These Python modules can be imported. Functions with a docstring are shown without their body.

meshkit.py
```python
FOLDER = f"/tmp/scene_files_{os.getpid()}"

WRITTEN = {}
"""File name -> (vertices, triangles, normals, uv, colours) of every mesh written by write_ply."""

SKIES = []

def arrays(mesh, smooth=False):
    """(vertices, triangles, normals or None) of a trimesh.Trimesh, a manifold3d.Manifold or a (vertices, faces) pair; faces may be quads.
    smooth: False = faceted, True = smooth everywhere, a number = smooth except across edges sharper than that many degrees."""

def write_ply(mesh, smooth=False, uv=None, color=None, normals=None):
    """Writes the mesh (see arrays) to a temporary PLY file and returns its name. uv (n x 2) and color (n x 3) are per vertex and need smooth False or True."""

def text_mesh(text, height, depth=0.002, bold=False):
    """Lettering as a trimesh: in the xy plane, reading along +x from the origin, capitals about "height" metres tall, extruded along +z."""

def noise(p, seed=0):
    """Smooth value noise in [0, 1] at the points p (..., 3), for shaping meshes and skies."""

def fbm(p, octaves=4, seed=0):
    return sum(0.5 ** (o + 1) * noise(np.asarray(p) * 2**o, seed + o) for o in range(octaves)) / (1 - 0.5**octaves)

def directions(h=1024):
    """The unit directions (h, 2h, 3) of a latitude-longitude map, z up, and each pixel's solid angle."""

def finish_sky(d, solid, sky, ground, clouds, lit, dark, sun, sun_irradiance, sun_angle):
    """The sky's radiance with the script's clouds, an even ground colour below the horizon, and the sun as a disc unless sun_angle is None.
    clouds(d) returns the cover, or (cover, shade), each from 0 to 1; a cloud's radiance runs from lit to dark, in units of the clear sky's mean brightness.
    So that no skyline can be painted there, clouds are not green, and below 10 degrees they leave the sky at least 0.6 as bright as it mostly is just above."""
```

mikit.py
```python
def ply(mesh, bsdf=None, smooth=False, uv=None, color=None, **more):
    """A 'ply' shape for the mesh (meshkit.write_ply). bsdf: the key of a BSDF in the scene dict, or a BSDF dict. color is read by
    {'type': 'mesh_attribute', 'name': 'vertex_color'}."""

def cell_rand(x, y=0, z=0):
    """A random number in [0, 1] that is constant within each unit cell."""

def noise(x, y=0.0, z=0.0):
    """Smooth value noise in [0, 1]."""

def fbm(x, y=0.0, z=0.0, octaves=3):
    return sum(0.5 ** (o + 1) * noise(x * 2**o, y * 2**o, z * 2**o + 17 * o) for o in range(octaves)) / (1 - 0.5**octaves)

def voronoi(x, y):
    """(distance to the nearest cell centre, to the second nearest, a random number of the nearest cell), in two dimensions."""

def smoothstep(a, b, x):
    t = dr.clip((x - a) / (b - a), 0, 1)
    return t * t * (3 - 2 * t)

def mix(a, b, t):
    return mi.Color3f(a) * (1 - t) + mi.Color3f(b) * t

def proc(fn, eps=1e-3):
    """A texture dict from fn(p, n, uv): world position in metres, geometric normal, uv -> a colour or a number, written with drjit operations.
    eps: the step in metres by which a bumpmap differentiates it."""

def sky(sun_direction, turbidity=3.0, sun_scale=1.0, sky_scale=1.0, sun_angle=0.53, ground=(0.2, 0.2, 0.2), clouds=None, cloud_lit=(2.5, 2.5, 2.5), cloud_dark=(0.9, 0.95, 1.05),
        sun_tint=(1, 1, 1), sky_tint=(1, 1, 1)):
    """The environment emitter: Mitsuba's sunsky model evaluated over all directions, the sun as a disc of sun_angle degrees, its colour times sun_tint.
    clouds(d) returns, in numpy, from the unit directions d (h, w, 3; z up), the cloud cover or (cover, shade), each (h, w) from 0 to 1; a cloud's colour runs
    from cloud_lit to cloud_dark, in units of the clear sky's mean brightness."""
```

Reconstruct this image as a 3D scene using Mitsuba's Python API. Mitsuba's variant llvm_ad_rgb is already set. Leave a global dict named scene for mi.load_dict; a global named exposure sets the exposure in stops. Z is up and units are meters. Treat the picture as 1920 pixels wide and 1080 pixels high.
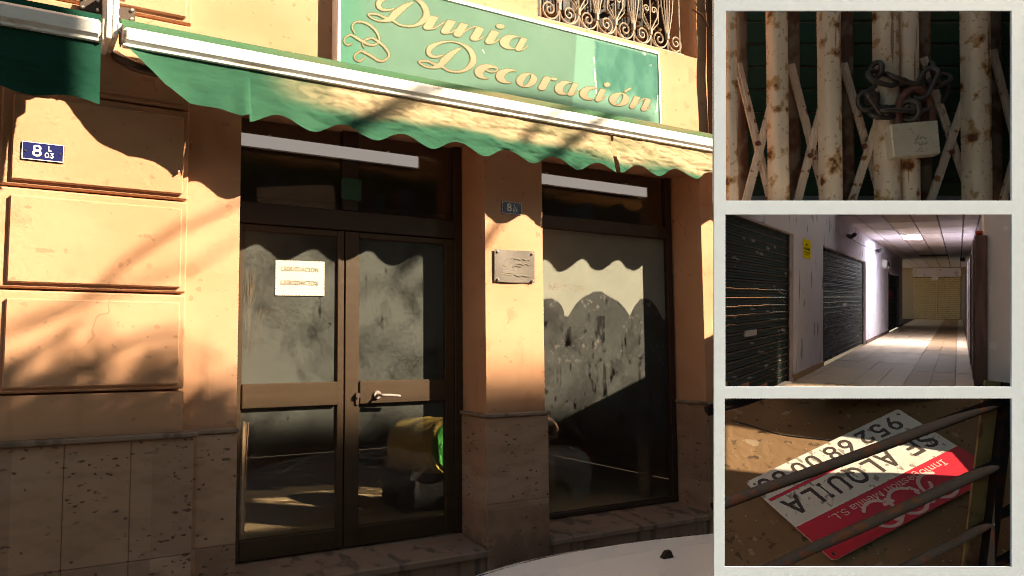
import math, random
import numpy as np, trimesh, shapely
from shapely.geometry import Polygon, Point, box as sbox, MultiPolygon
from shapely import affinity
from shapely.ops import unary_union
import drjit as dr, mitsuba as mi
import mikit, meshkit
from mikit import noise, fbm, voronoi, cell_rand, smoothstep, mix

random.seed(7)
RNG = np.random.default_rng(7)
V = lambda *a: np.array(a, float)
scene, labels = {'type': 'scene'}, {}

# ------------------------------------------------------------------ camera, sky, exposure
T4 = mi.ScalarTransform4f
CAM = V(0, -4.1, 1.6)
YAW, PITCH, FOCAL = math.radians(28.13), math.radians(4.28), 1378.0
AIM = V(math.sin(YAW) * math.cos(PITCH), math.cos(YAW) * math.cos(PITCH), math.sin(PITCH))
scene['camera'] = {'type': 'perspective', 'fov_axis': 'x', 'fov': 2 * math.degrees(math.atan(960 / FOCAL)),
                   'near_clip': 0.05, 'far_clip': 500.0,
                   'principal_point_offset_x': (960 - 761) / 1920.0, 'principal_point_offset_y': 0.0,
                   'to_world': T4().look_at(origin=CAM.tolist(), target=(CAM + AIM).tolist(), up=[0, 0, 1])}
SUN = V(1.0, -1.0, 0.95)
scene['sky_light'] = mikit.sky(SUN.tolist(), turbidity=3, sun_scale=1.0, sky_scale=0.42, sky_tint=(1.16, 0.94, 0.62), sun_tint=(1.0, 1.0, 1.0), ground=(0.10, 0.09, 0.08))
exposure = 3.6

# ------------------------------------------------------------------ helpers
def numbered(key):
    if key not in scene and key not in labels:
        return key
    n = 1
    while f'{key}_{n:03d}' in scene or f'{key}_{n:03d}' in labels:
        n += 1
    return f'{key}_{n:03d}'

def thing(name, label, cat, group=None):
    k = numbered(name)
    labels[k] = {'label': label, 'category': cat}
    if group:
        labels[k]['group'] = group
    return k

def part(parent, name, mesh, mat, smooth=False, label=None, stuff=False, **more):
    k = numbered(parent + '__' + name)
    scene[k] = mikit.ply(mesh, mat, smooth=smooth, **more)
    if label or stuff:
        labels[k] = {}
        if label: labels[k]['label'] = label
        if stuff: labels[k]['kind'] = 'stuff'
    return k

def solo(name, mesh, mat, label, cat, smooth=False, group=None, **more):
    k = numbered(name)
    scene[k] = mikit.ply(mesh, mat, smooth=smooth, **more)
    labels[k] = {'label': label, 'category': cat}
    if group:
        labels[k]['group'] = group
    return k

def struct(name, mesh, mat, smooth=False):
    k = numbered(name)
    if mesh is not None:
        scene[k] = mikit.ply(mesh, mat, smooth=smooth)
    labels[k] = {'kind': 'structure'}
    return k

def cat_(*ms):
    ms = [m for m in ms if m is not None]
    return trimesh.util.concatenate(ms) if len(ms) > 1 else ms[0]

def bx(x0, x1, y0, y1, z0, z1, bev=0.0):
    if bev <= 0:
        m = trimesh.creation.box(extents=[x1 - x0, y1 - y0, z1 - z0])
        m.apply_translation([(x0 + x1) / 2, (y0 + y1) / 2, (z0 + z1) / 2])
        return m
    b = min(bev, (x1 - x0) / 2.2, (y1 - y0) / 2.2, (z1 - z0) / 2.2)
    pts = []
    for x, sx in ((x0, 1), (x1, -1)):
        for y, sy in ((y0, 1), (y1, -1)):
            for z, sz in ((z0, 1), (z1, -1)):
                pts += [[x, y + sy * b, z + sz * b], [x + sx * b, y, z + sz * b], [x + sx * b, y + sy * b, z]]
    return trimesh.convex.convex_hull(np.array(pts))

def moved(m, M=None, t=None):
    m = m.copy()
    if M is not None: m.apply_transform(M)
    if t is not None: m.apply_translation(t)
    return m

def rot(axis, deg, about=(0, 0, 0)):
    return trimesh.transformations.rotation_matrix(math.radians(deg), axis, about)

def tube(pts, r, n=8, closed=False, flat=None):
    """a tube along pts with radius r (number or list); flat = (ratio, normal) squashes it"""
    pts = np.asarray(pts, float)
    N = len(pts)
    r = np.broadcast_to(np.asarray(r, float), (N,))
    if closed:
        d = np.roll(pts, -1, 0) - np.roll(pts, 1, 0)
    else:
        d = np.gradient(pts, axis=0)
    d /= np.linalg.norm(d, axis=1, keepdims=True) + 1e-12
    u = np.cross(d[0], [0.31, 0.77, 0.55]); u /= np.linalg.norm(u)
    rings = []
    ang = np.linspace(0, 2 * math.pi, n, endpoint=False)
    for i in range(N):
        u = u - d[i] * (u @ d[i]); u /= np.linalg.norm(u) + 1e-12
        w = np.cross(d[i], u)
        rings.append(pts[i] + r[i] * (np.cos(ang)[:, None] * u + np.sin(ang)[:, None] * w))
    v = np.vstack(rings)
    f = []
    for i in range(N if closed else N - 1):
        a, b = i * n, ((i + 1) % N) * n
        for k in range(n):
            k2 = (k + 1) % n
            f += [[a + k, b + k2, b + k], [a + k, a + k2, b + k2]]
    if not closed:
        v = np.vstack([v, pts[0], pts[-1]])
        c0, c1 = len(v) - 2, len(v) - 1
        for k in range(n):
            k2 = (k + 1) % n
            f += [[c0, k2, k], [c1, (N - 1) * n + k, (N - 1) * n + k2]]
    m = trimesh.Trimesh(v, f, process=False)
    m.invert()
    return m if m.volume > 0 else (m.invert() or m)

def curve(pts, n=40):
    """Catmull-Rom through pts"""
    P = np.asarray(pts, float)
    P = np.vstack([2 * P[0] - P[1], P, 2 * P[-1] - P[-2]])
    out = []
    segs = len(P) - 3
    for i in range(segs):
        p0, p1, p2, p3 = P[i:i + 4]
        m = max(2, n // segs)
        for t in np.linspace(0, 1, m, endpoint=(i == segs - 1)):
            out.append(0.5 * ((2 * p1) + (-p0 + p2) * t + (2 * p0 - 5 * p1 + 4 * p2 - p3) * t * t + (-p0 + 3 * p1 - 3 * p2 + p3) * t ** 3))
    return np.array(out)

def stroke(pts, n=80):
    """polygon of a pen stroke: rows (x, z, width)"""
    c = curve(pts, n)
    circ = [Point(x, z).buffer(max(w, 0.003) / 2, 6) for x, z, w in c]
    return unary_union([unary_union([a, b]).convex_hull for a, b in zip(circ[:-1], circ[1:])])

def extrude(poly, depth):
    geoms = [g for g in getattr(poly, 'geoms', [poly]) if g.geom_type == 'Polygon' and g.area > 1e-7]
    return cat_(*[trimesh.creation.extrude_polygon(g, depth, engine='earcut') for g in geoms])

def on_facade(poly, y_front, depth):
    """polygon in (x, z) extruded towards -y so that its face is at y_front"""
    m = extrude(poly.simplify(0.0004), depth)
    v = m.vertices.copy()
    m.vertices = np.stack([v[:, 0], y_front + depth - v[:, 2], v[:, 1]], 1)
    if m.volume < 0: m.invert()
    return m

def grid_mesh(P):
    """P (n, m, 3) -> sheet"""
    n, m = P.shape[:2]
    i = np.arange(n * m).reshape(n, m)
    a, b, c, d = i[:-1, :-1].ravel(), i[1:, :-1].ravel(), i[1:, 1:].ravel(), i[:-1, 1:].ravel()
    return trimesh.Trimesh(P.reshape(-1, 3), np.vstack([np.stack([a, b, c], 1), np.stack([a, c, d], 1)]), process=False)

def text(s, h, depth=0.001, bold=False):
    return meshkit.text_mesh(s, h, depth, bold)

# ------------------------------------------------------------------ materials
def rgb(*c): return {'type': 'rgb', 'value': list(c)}
def two(b): return {'type': 'twosided', 'bsdf': b}
def prin(col, rough=0.6, metal=0.0, spec=0.5, **k):
    return two({'type': 'principled', 'base_color': col if isinstance(col, dict) else rgb(*col), 'roughness': rough, 'metallic': metal, 'specular': spec, **k})
def bump(b, fn, scale, eps=1e-3):
    return {'type': 'bumpmap', 'arbitrary': mikit.proc(fn, eps), 'scale': scale, 'bsdf': b}
P = mikit.proc

def stucco_col(p, n, uv):
    c = mix((0.565, 0.328, 0.205), (0.505, 0.28, 0.165), smoothstep(0.35, 0.75, fbm(p.x * 1.7, p.y * 1.7, p.z * 2.3, 4)))
    c = mix(c, (0.44, 0.19, 0.11), 0.45 * smoothstep(0.66, 0.82, fbm(p.x * 7 + 3, p.y * 7, p.z * 5, 3)))
    drip = smoothstep(0.6, 0.85, fbm(p.x * 16, p.y * 16, p.z * 1.3, 3)) * smoothstep(1.0, 1.35, p.z) * smoothstep(1.9, 1.2, p.z)
    f1, f2, _ = voronoi((p.x + p.y) * 1.3 + 0.5 * fbm(p.x * 4, p.y * 4, p.z * 4, 3), p.z * 0.9 + 0.4 * fbm(p.x * 5 + 7, p.y * 5, p.z * 5, 3))
    crack = smoothstep(0.010, 0.002, f2 - f1) * smoothstep(0.5, 0.62, fbm(p.x * 1.1 + 4, p.y, p.z * 1.1, 2))
    spot = smoothstep(0.76, 0.80, fbm(p.x * 21 + 9, p.y * 21, p.z * 19, 3))
    c = mix(c, (0.30, 0.15, 0.09), 0.6 * crack + 0.45 * spot)
    return mix(c, (0.33, 0.16, 0.09), 0.45 * drip)
def stucco_h(p, n, uv): return fbm(p.x * 90, p.y * 90, p.z * 90, 3)
scene['mat_stucco'] = two({'type': 'bumpmap', 'arbitrary': P(stucco_h, 2e-3), 'scale': 0.0022, 'bsdf': {'type': 'diffuse', 'reflectance': P(stucco_col)}})

def trav_col(p, n, uv):
    q = p.x + p.y
    base = mix((0.42, 0.275, 0.20), (0.33, 0.205, 0.145), fbm(q * 4, 0.0, p.z * 9, 4))
    base = mix(base, (0.48, 0.36, 0.27), 0.5 * smoothstep(0.55, 0.8, fbm(q * 2 + 9, 0.0, p.z * 3, 3)))
    base = base * (0.80 + 0.4 * cell_rand((q + 0.075) / 0.32, 0, (p.z - 0.5) / 0.6))
    base = mix(base, (0.24, 0.14, 0.09), 0.3 * smoothstep(0.45, 0.75, fbm(q * 11, 2.0, p.z * 19, 4)))
    pits = smoothstep(0.70, 0.80, fbm(q * 34, p.y * 10, p.z * 55, 2)) * smoothstep(0.45, 0.65, fbm(q * 4, 1.0, p.z * 5, 2))
    d, _, r = voronoi(q * 17 + 0.6 * noise(q * 30, 0.0, p.z * 30), p.z * 27)
    pits = dr.maximum(pits, smoothstep(0.26, 0.10, d) * smoothstep(0.80, 0.92, r))
    grime = smoothstep(0.62, 0.1, p.z) * smoothstep(0.35, 0.7, fbm(q * 7, 3.0, p.z * 5, 4))
    return mix(mix(base, (0.045, 0.026, 0.018), 0.75 * pits), (0.10, 0.075, 0.06), 0.65 * grime)
scene['mat_travertine'] = two({'type': 'principled', 'base_color': P(trav_col), 'roughness': 0.55, 'specular': 0.3})
def ledge_col(p, n, uv):
    return mix(mix((0.30, 0.22, 0.175), (0.24, 0.165, 0.125), fbm(p.x * 9, p.y * 20, p.z * 20, 3)), (0.10, 0.08, 0.07), 0.75 * smoothstep(0.52, 0.72, fbm(p.x * 14 + 4, p.y * 11, 0.0, 4)))
scene['mat_ledge'] = prin(P(ledge_col), 0.5, spec=0.35)
scene['mat_pavement'] = two({'type': 'diffuse', 'reflectance': P(lambda p, n, uv: mix((0.13, 0.115, 0.105), (0.10, 0.085, 0.075), fbm(p.x * 6, p.y * 6, 0.0, 4)))})
scene['mat_asphalt'] = two({'type': 'diffuse', 'reflectance': P(lambda p, n, uv: mix((0.05, 0.048, 0.046), (0.075, 0.07, 0.066), fbm(p.x * 30, p.y * 30, 0.0, 3)))})
scene['mat_opposite'] = two({'type': 'diffuse', 'reflectance': rgb(0.075, 0.06, 0.05)})
scene['mat_window_dark'] = prin((0.02, 0.02, 0.022), 0.15)

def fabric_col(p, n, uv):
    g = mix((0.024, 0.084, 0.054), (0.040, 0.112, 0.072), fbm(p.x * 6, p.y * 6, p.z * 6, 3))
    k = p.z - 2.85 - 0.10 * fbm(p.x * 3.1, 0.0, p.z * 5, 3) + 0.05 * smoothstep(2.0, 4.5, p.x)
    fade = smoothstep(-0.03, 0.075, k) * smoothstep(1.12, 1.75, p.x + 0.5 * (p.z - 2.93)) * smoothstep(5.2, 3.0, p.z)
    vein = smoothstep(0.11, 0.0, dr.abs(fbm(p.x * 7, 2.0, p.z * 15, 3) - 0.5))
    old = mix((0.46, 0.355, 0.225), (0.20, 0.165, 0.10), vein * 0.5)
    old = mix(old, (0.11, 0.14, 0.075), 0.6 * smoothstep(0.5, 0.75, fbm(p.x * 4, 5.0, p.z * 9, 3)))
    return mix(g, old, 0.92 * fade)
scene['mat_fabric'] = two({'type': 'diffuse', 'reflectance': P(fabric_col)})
scene['mat_fabric_shaded'] = two({'type': 'diffuse', 'reflectance': P(lambda p, n, uv: mix((0.010, 0.046, 0.032), (0.016, 0.064, 0.044), fbm(p.x * 6, p.y * 6, p.z * 6, 3)))})  # awning green darkened so the colour carries shade on the left awning
scene['mat_roll'] = two({'type': 'diffuse', 'reflectance': P(lambda p, n, uv: mix((0.06, 0.135, 0.075), (0.15, 0.135, 0.075), smoothstep(0.3, 0.7, fbm(p.x * 2.2, p.y * 9, p.z * 9, 3)) * smoothstep(0.8, 2.2, p.x)))})
def white_col(p, n, uv): return mix((0.80, 0.79, 0.77), (0.42, 0.36, 0.30), 0.75 * smoothstep(0.56, 0.78, fbm(p.x * 9, p.y * 9, p.z * 28, 4)))
scene['mat_white_metal'] = prin(P(white_col), 0.35, spec=0.5)
scene['mat_dull_metal'] = prin((0.30, 0.26, 0.24), 0.6, 0.2, 0.2)
scene['mat_dark_metal'] = prin((0.07, 0.05, 0.04), 0.5, 0.4)
scene['mat_bolt'] = prin((0.7, 0.68, 0.62), 0.3, 0.8)
scene['mat_black_rubber'] = prin((0.012, 0.011, 0.011), 0.6)

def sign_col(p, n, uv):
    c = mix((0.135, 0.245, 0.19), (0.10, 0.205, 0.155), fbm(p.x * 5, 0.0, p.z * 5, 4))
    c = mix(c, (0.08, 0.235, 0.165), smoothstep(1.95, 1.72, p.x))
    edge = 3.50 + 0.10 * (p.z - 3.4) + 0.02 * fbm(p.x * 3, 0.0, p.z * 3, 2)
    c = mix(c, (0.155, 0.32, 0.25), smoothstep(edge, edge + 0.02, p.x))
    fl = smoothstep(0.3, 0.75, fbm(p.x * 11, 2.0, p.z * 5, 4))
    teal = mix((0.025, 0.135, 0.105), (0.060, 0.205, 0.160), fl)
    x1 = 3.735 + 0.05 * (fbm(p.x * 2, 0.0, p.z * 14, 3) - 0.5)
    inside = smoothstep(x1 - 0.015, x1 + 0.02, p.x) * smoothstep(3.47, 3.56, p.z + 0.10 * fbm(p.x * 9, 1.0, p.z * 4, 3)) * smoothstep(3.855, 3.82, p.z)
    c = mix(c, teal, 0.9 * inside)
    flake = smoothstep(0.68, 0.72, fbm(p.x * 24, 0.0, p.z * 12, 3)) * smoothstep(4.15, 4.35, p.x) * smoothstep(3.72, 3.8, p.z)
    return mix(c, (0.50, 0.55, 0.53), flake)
scene['mat_sign'] = prin(P(sign_col), 0.7, spec=0.08)
scene['mat_letter_edge'] = prin((0.15, 0.155, 0.085), 0.8, spec=0.05)
scene['mat_gold'] = prin(P(lambda p, n, uv: mix((0.33, 0.315, 0.21), (0.34, 0.27, 0.185), smoothstep(3.55, 3.40, p.z + 0.05 * noise(p.x * 5, 0.0, p.z * 9)))), 0.8, spec=0.05)
scene['mat_white_paint'] = prin((0.80, 0.79, 0.76), 0.4)
scene['mat_flake'] = two({'type': 'diffuse', 'reflectance': rgb(0.75, 0.76, 0.74)})

def bronze_col(p, n, uv):
    return mix((0.062, 0.040, 0.022), (0.040, 0.025, 0.014), fbm(p.x * 3, p.y * 12, p.z * 18, 4))
scene['mat_bronze'] = prin(P(bronze_col), 0.42, 0.25)
scene['mat_brown_frame'] = prin((0.03, 0.016, 0.011), 0.45)
scene['mat_glass'] = {'type': 'thindielectric', 'int_ior': 1.35}
# dirt on the panes: real dust with a shape of its own, thin where it has been washed or rubbed off
def dust_cover(p, n, uv):
    blot = fbm(p.x * 2.6 + 0.3, 0.0, p.z * 2.1, 4)
    wisp = fbm(p.x * 9 + 3 * blot, 2.0, p.z * 5 + 2 * blot, 5)
    streak = smoothstep(0.66, 0.80, fbm(p.x * 34, 4.0, p.z * 6.5 + 3 * wisp, 4)) * smoothstep(0.4, 0.6, fbm(p.x * 5, 6.0, p.z * 4, 2))
    arc = dr.abs(dr.sqrt(dr.square(p.x - 2.16) + dr.square(p.z - 1.70)) - 0.30 - 0.05 * (wisp - 0.5))
    rub = smoothstep(0.12, 0.0, arc) * smoothstep(1.6, 1.85, p.z) * smoothstep(1.95, 2.0, p.x)
    top = smoothstep(0.92, 1.24, p.z + 0.30 * (fbm(p.x * 4, 0.0, p.z * 1.6, 3) - 0.5))
    c = 0.88 - 0.44 * smoothstep(0.40, 0.75, blot) - 0.22 * smoothstep(0.45, 0.75, wisp) - 0.45 * streak - 0.28 * rub + 0.40 * (fbm(p.x * 55, 1.0, p.z * 50, 3) - 0.5)
    return dr.clip(0.05 + top * c, 0.04, 0.92)
scene['mat_dust'] = {'type': 'mask', 'opacity': P(dust_cover), 'bsdf': two({'type': 'diffuse', 'reflectance': rgb(0.080, 0.086, 0.080)})}
def wash_line(x, z):
    a = dr.minimum(dr.abs(x - 3.60) / 0.155, 1.0)
    b = dr.minimum(dr.abs(x - 4.12) / 0.33, 1.0)
    c = dr.minimum(dr.abs(x - 4.62) / 0.19, 1.0)
    top = 1.80 + dr.maximum(dr.maximum(0.135 * dr.sqrt(dr.maximum(1 - a * a, 0.0)), 0.19 * (1 - b * b)), 0.16 * (1 - c * c))
    return top + 0.05 * (fbm(x * 9, 0.0, z * 3.0, 4) - 0.5)
def wash_col(p, n, uv):
    g = mix((0.062, 0.066, 0.064), (0.038, 0.040, 0.039), fbm(p.x * 8, 0.0, p.z * 6, 4))
    g = mix(g, (0.15, 0.142, 0.13), 0.8 * smoothstep(0.58, 0.72, fbm(p.x * 30 + 5, 0.0, p.z * 26, 4)) * smoothstep(0.45, 0.6, fbm(p.x * 4, 8.0, p.z * 4, 2)) * smoothstep(1.2, 1.8, p.z))
    top = wash_line(p.x, p.z)
    line = smoothstep(0.02, 0.0, dr.abs(p.z - top))
    cream = mix((0.225, 0.235, 0.20), (0.185, 0.195, 0.17), fbm(p.x * 6, 3.0, p.z * 6, 3))
    return mix(mix(g, cream, smoothstep(0.0, 0.012, p.z - top)), (0.05, 0.05, 0.05), 0.55 * line)
def wash_cover(p, n, uv):
    w = fbm(p.x * 7, 2.0, p.z * 5, 4)
    smear = smoothstep(0.60, 0.76, fbm(p.x * 26 + 2, 4.0, p.z * 8.0 + 3 * w, 4)) + 0.5 * smoothstep(0.5, 0.75, w)
    fade = smoothstep(0.80, 1.22, p.z + 0.22 * (fbm(p.x * 9, 0.0, p.z * 1.2, 3) - 0.5) + 0.16 * smoothstep(4.2, 4.5, p.x))
    c = dr.select(p.z > wash_line(p.x, p.z), 0.96, 0.86 - 0.6 * smear + 0.25 * (fbm(p.x * 60, 1.0, p.z * 40, 3) - 0.5))
    return dr.clip(0.04 + fade * c, 0.03, 0.97)
scene['mat_wash'] = {'type': 'mask', 'opacity': P(wash_cover), 'bsdf': two({'type': 'diffuse', 'reflectance': P(wash_col)})}
scene['mat_paper'] = two({'type': 'diffuse', 'reflectance': P(lambda p, n, uv: mix((0.60, 0.56, 0.48), (0.54, 0.50, 0.43), fbm(p.x * 10, 0.0, p.z * 7, 3)))})
scene['mat_faded_ink'] = two({'type': 'diffuse', 'reflectance': rgb(0.17, 0.15, 0.12)})
scene['mat_pencil'] = two({'type': 'diffuse', 'reflectance': rgb(0.22, 0.20, 0.16)})
scene['mat_blue_enamel'] = prin((0.018, 0.022, 0.11), 0.2)
scene['mat_interior'] = two({'type': 'diffuse', 'reflectance': rgb(0.20, 0.13, 0.085)})
scene['mat_shop_floor'] = prin(P(lambda p, n, uv: mix((0.42, 0.33, 0.20), (0.34, 0.25, 0.14), fbm(p.x * 5, p.y * 5, 0.0, 4))), 0.4)
scene['mat_reed'] = two({'type': 'diffuse', 'reflectance': rgb(0.55, 0.38, 0.22)})
scene['mat_drum'] = prin((0.72, 0.52, 0.13), 0.5)
scene['mat_drum_lid'] = prin((0.07, 0.40, 0.06), 0.5)
scene['mat_green_box'] = prin((0.02, 0.09, 0.06), 0.5)
scene['mat_lamp'] = prin((0.30, 0.29, 0.27), 0.5)
scene['mat_plaque'] = prin(P(lambda p, n, uv: mix((0.155, 0.135, 0.12), (0.11, 0.095, 0.082), fbm(p.x * 14, 0.0, p.z * 20, 4))), 0.45, 0.3)
scene['mat_iron'] = prin(P(lambda p, n, uv: mix((0.42, 0.35, 0.27), (0.22, 0.16, 0.11), fbm(p.x * 40, p.y * 40, p.z * 40, 3))), 0.6)
scene['mat_bark'] = two({'type': 'diffuse', 'reflectance': P(lambda p, n, uv: mix((0.10, 0.065, 0.045), (0.05, 0.03, 0.02), fbm(p.x * 20, p.y * 20, p.z * 5, 3)))})
scene['mat_dry_leaf'] = two({'type': 'diffuse', 'reflectance': rgb(0.17, 0.11, 0.07)})
scene['mat_car'] = prin((0.74, 0.86, 0.95), 0.22, clearcoat=1.0, clearcoat_gloss=0.95)
scene['mat_car_glass'] = prin((0.02, 0.02, 0.022), 0.06, spec=0.6)
scene['mat_tyre'] = prin((0.02, 0.02, 0.02), 0.8)
scene['mat_rim'] = prin((0.5, 0.5, 0.5), 0.3, 0.9)
scene['mat_red_lamp'] = prin((0.4, 0.02, 0.02), 0.15)
scene['mat_clear_lamp'] = prin((0.7, 0.7, 0.7), 0.1)

D_STROKE = [(2.5570,3.5499,0.0075),(2.4943,3.5058,0.0300),(2.4287,3.4425,0.0435),(2.3926,3.4043,0.0315),(2.3357,3.3782,0.0105),(2.2795,3.3774,0.0075),(2.2412,3.3953,0.0090),(2.2586,3.4079,0.0090),(2.3076,3.4138,0.0105),(2.3570,3.4041,0.0135),(2.4069,3.4006,0.0150),(2.4573,3.3811,0.0105),(2.5228,3.3833,0.0105),(2.5894,3.4080,0.0180),(2.6420,3.4562,0.0375),(2.6574,3.4980,0.0465),(2.6352,3.5456,0.0390),(2.5831,3.5744,0.0187),(2.5167,3.5838,0.0075),(2.4510,3.5740,0.0075),(2.3789,3.5470,0.0187),(2.3219,3.5044,0.0315),(2.3112,3.4709,0.0315),(2.3359,3.4536,0.0187),(2.3785,3.4585,0.0105),(2.4180,3.4754,0.0060)]
MONOGRAM = [ [(1.7869,3.4989,0.0067),(1.7709,3.5284,0.0067),(1.7866,3.5615,0.0075),(1.8343,3.5776,0.0097),(1.8891,3.5681,0.0150),(1.9347,3.5382,0.0150),(1.9545,3.4998,0.0120),(1.9513,3.4719,0.0090),(1.9220,3.4479,0.0090),(1.8831,3.4433,0.0120),(1.8445,3.4537,0.0150),(1.7998,3.4687,0.0150),(1.7618,3.4819,0.0090)],
 [(1.7618,3.4819,0.0075),(1.7274,3.4571,0.0060),(1.7170,3.4284,0.0060),(1.7371,3.4117,0.0067),(1.7684,3.4238,0.0060)],
 [(1.8701,3.4768,0.0067),(1.9088,3.4876,0.0090),(1.9546,3.4725,0.0150),(1.9941,3.4469,0.0150),(2.0240,3.4100,0.0128),(2.0141,3.3808,0.0090),(1.9811,3.3565,0.0090),(1.9484,3.3534,0.0120),(1.9093,3.3702,0.0150),(1.8640,3.3856,0.0135),(1.8288,3.3908,0.0090)],
 [(1.8288,3.3908,0.0067),(1.7940,3.3634,0.0067),(1.7891,3.3357,0.0067),(1.8196,3.3247,0.0067),(1.8546,3.3509,0.0060)],
 [(1.8511,3.4191,0.0060),(1.8414,3.4381,0.0060),(1.8509,3.4610,0.0067),(1.8894,3.4819,0.0067)] ]
# ================================================================== the street
PAVE, ROAD = -0.27, -0.40
g = bx(-60, 60, -70, -0.55, ROAD - 0.4, ROAD)
struct('street', g, 'mat_asphalt')
struct('pavement', bx(-20, 14, -0.55, 0.2, ROAD - 0.4, PAVE - 0.004), 'mat_pavement')
for i in range(24):
    k = numbered('pavement__kerb_stone'); x0 = -8 + i * 0.8
    scene[k] = mikit.ply(bx(x0, x0 + 0.792, -0.68, -0.553, ROAD - 0.1, PAVE, 0.012), 'mat_ledge')

# ================================================================== the shop building
SHOP = thing('shop_building', 'ochre stuccoed shop front with speckled stone plinth, glass double door and display window', 'building')
X0, X1 = -2.6, 5.75
DOOR, WIN, UPW = (1.12, 2.80), (3.29, 4.92), (3.274, 4.939)
wall = sbox(X0, PAVE, X1, 6.2)
for (a, b), z0, z1 in ((DOOR, 0.10, 3.0), (WIN, 0.10, 3.0), (UPW, 3.955, 5.4)):
    wall = wall.difference(sbox(a, z0, b, z1))
m = extrude(wall, 0.34); v = m.vertices.copy()
m.vertices = np.stack([v[:, 0], 0.34 - v[:, 2], v[:, 1]], 1)
if m.volume < 0: m.invert()
part(SHOP, 'wall', m, 'mat_stucco')
# rendered blocks of the left pier: a block with a raised panel on each
GROOVE = [1.352, 1.862, 2.366, 2.866, 3.346, 3.85, 4.36]
BX0, BX1, BY = -0.085, 0.815, -0.07
part(SHOP, 'pier_base', bx(BX0, BX1, BY, -0.002, 1.13, GROOVE[0] - 0.006, 0.004), 'mat_stucco')
for a, b in zip(GROOVE[:-1], GROOVE[1:]):
    k = part(SHOP, 'wall_block', bx(BX0, BX1, BY, -0.002, a + 0.006, b - 0.006, 0.008), 'mat_stucco')
    pm = bx(BX0 + 0.05, BX1 - 0.032, BY - 0.022, BY - 0.001, a + 0.030, b - 0.045, 0.007)
    kk = numbered(k + '__raised_panel'); scene[kk] = mikit.ply(pm, 'mat_stucco')
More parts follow.
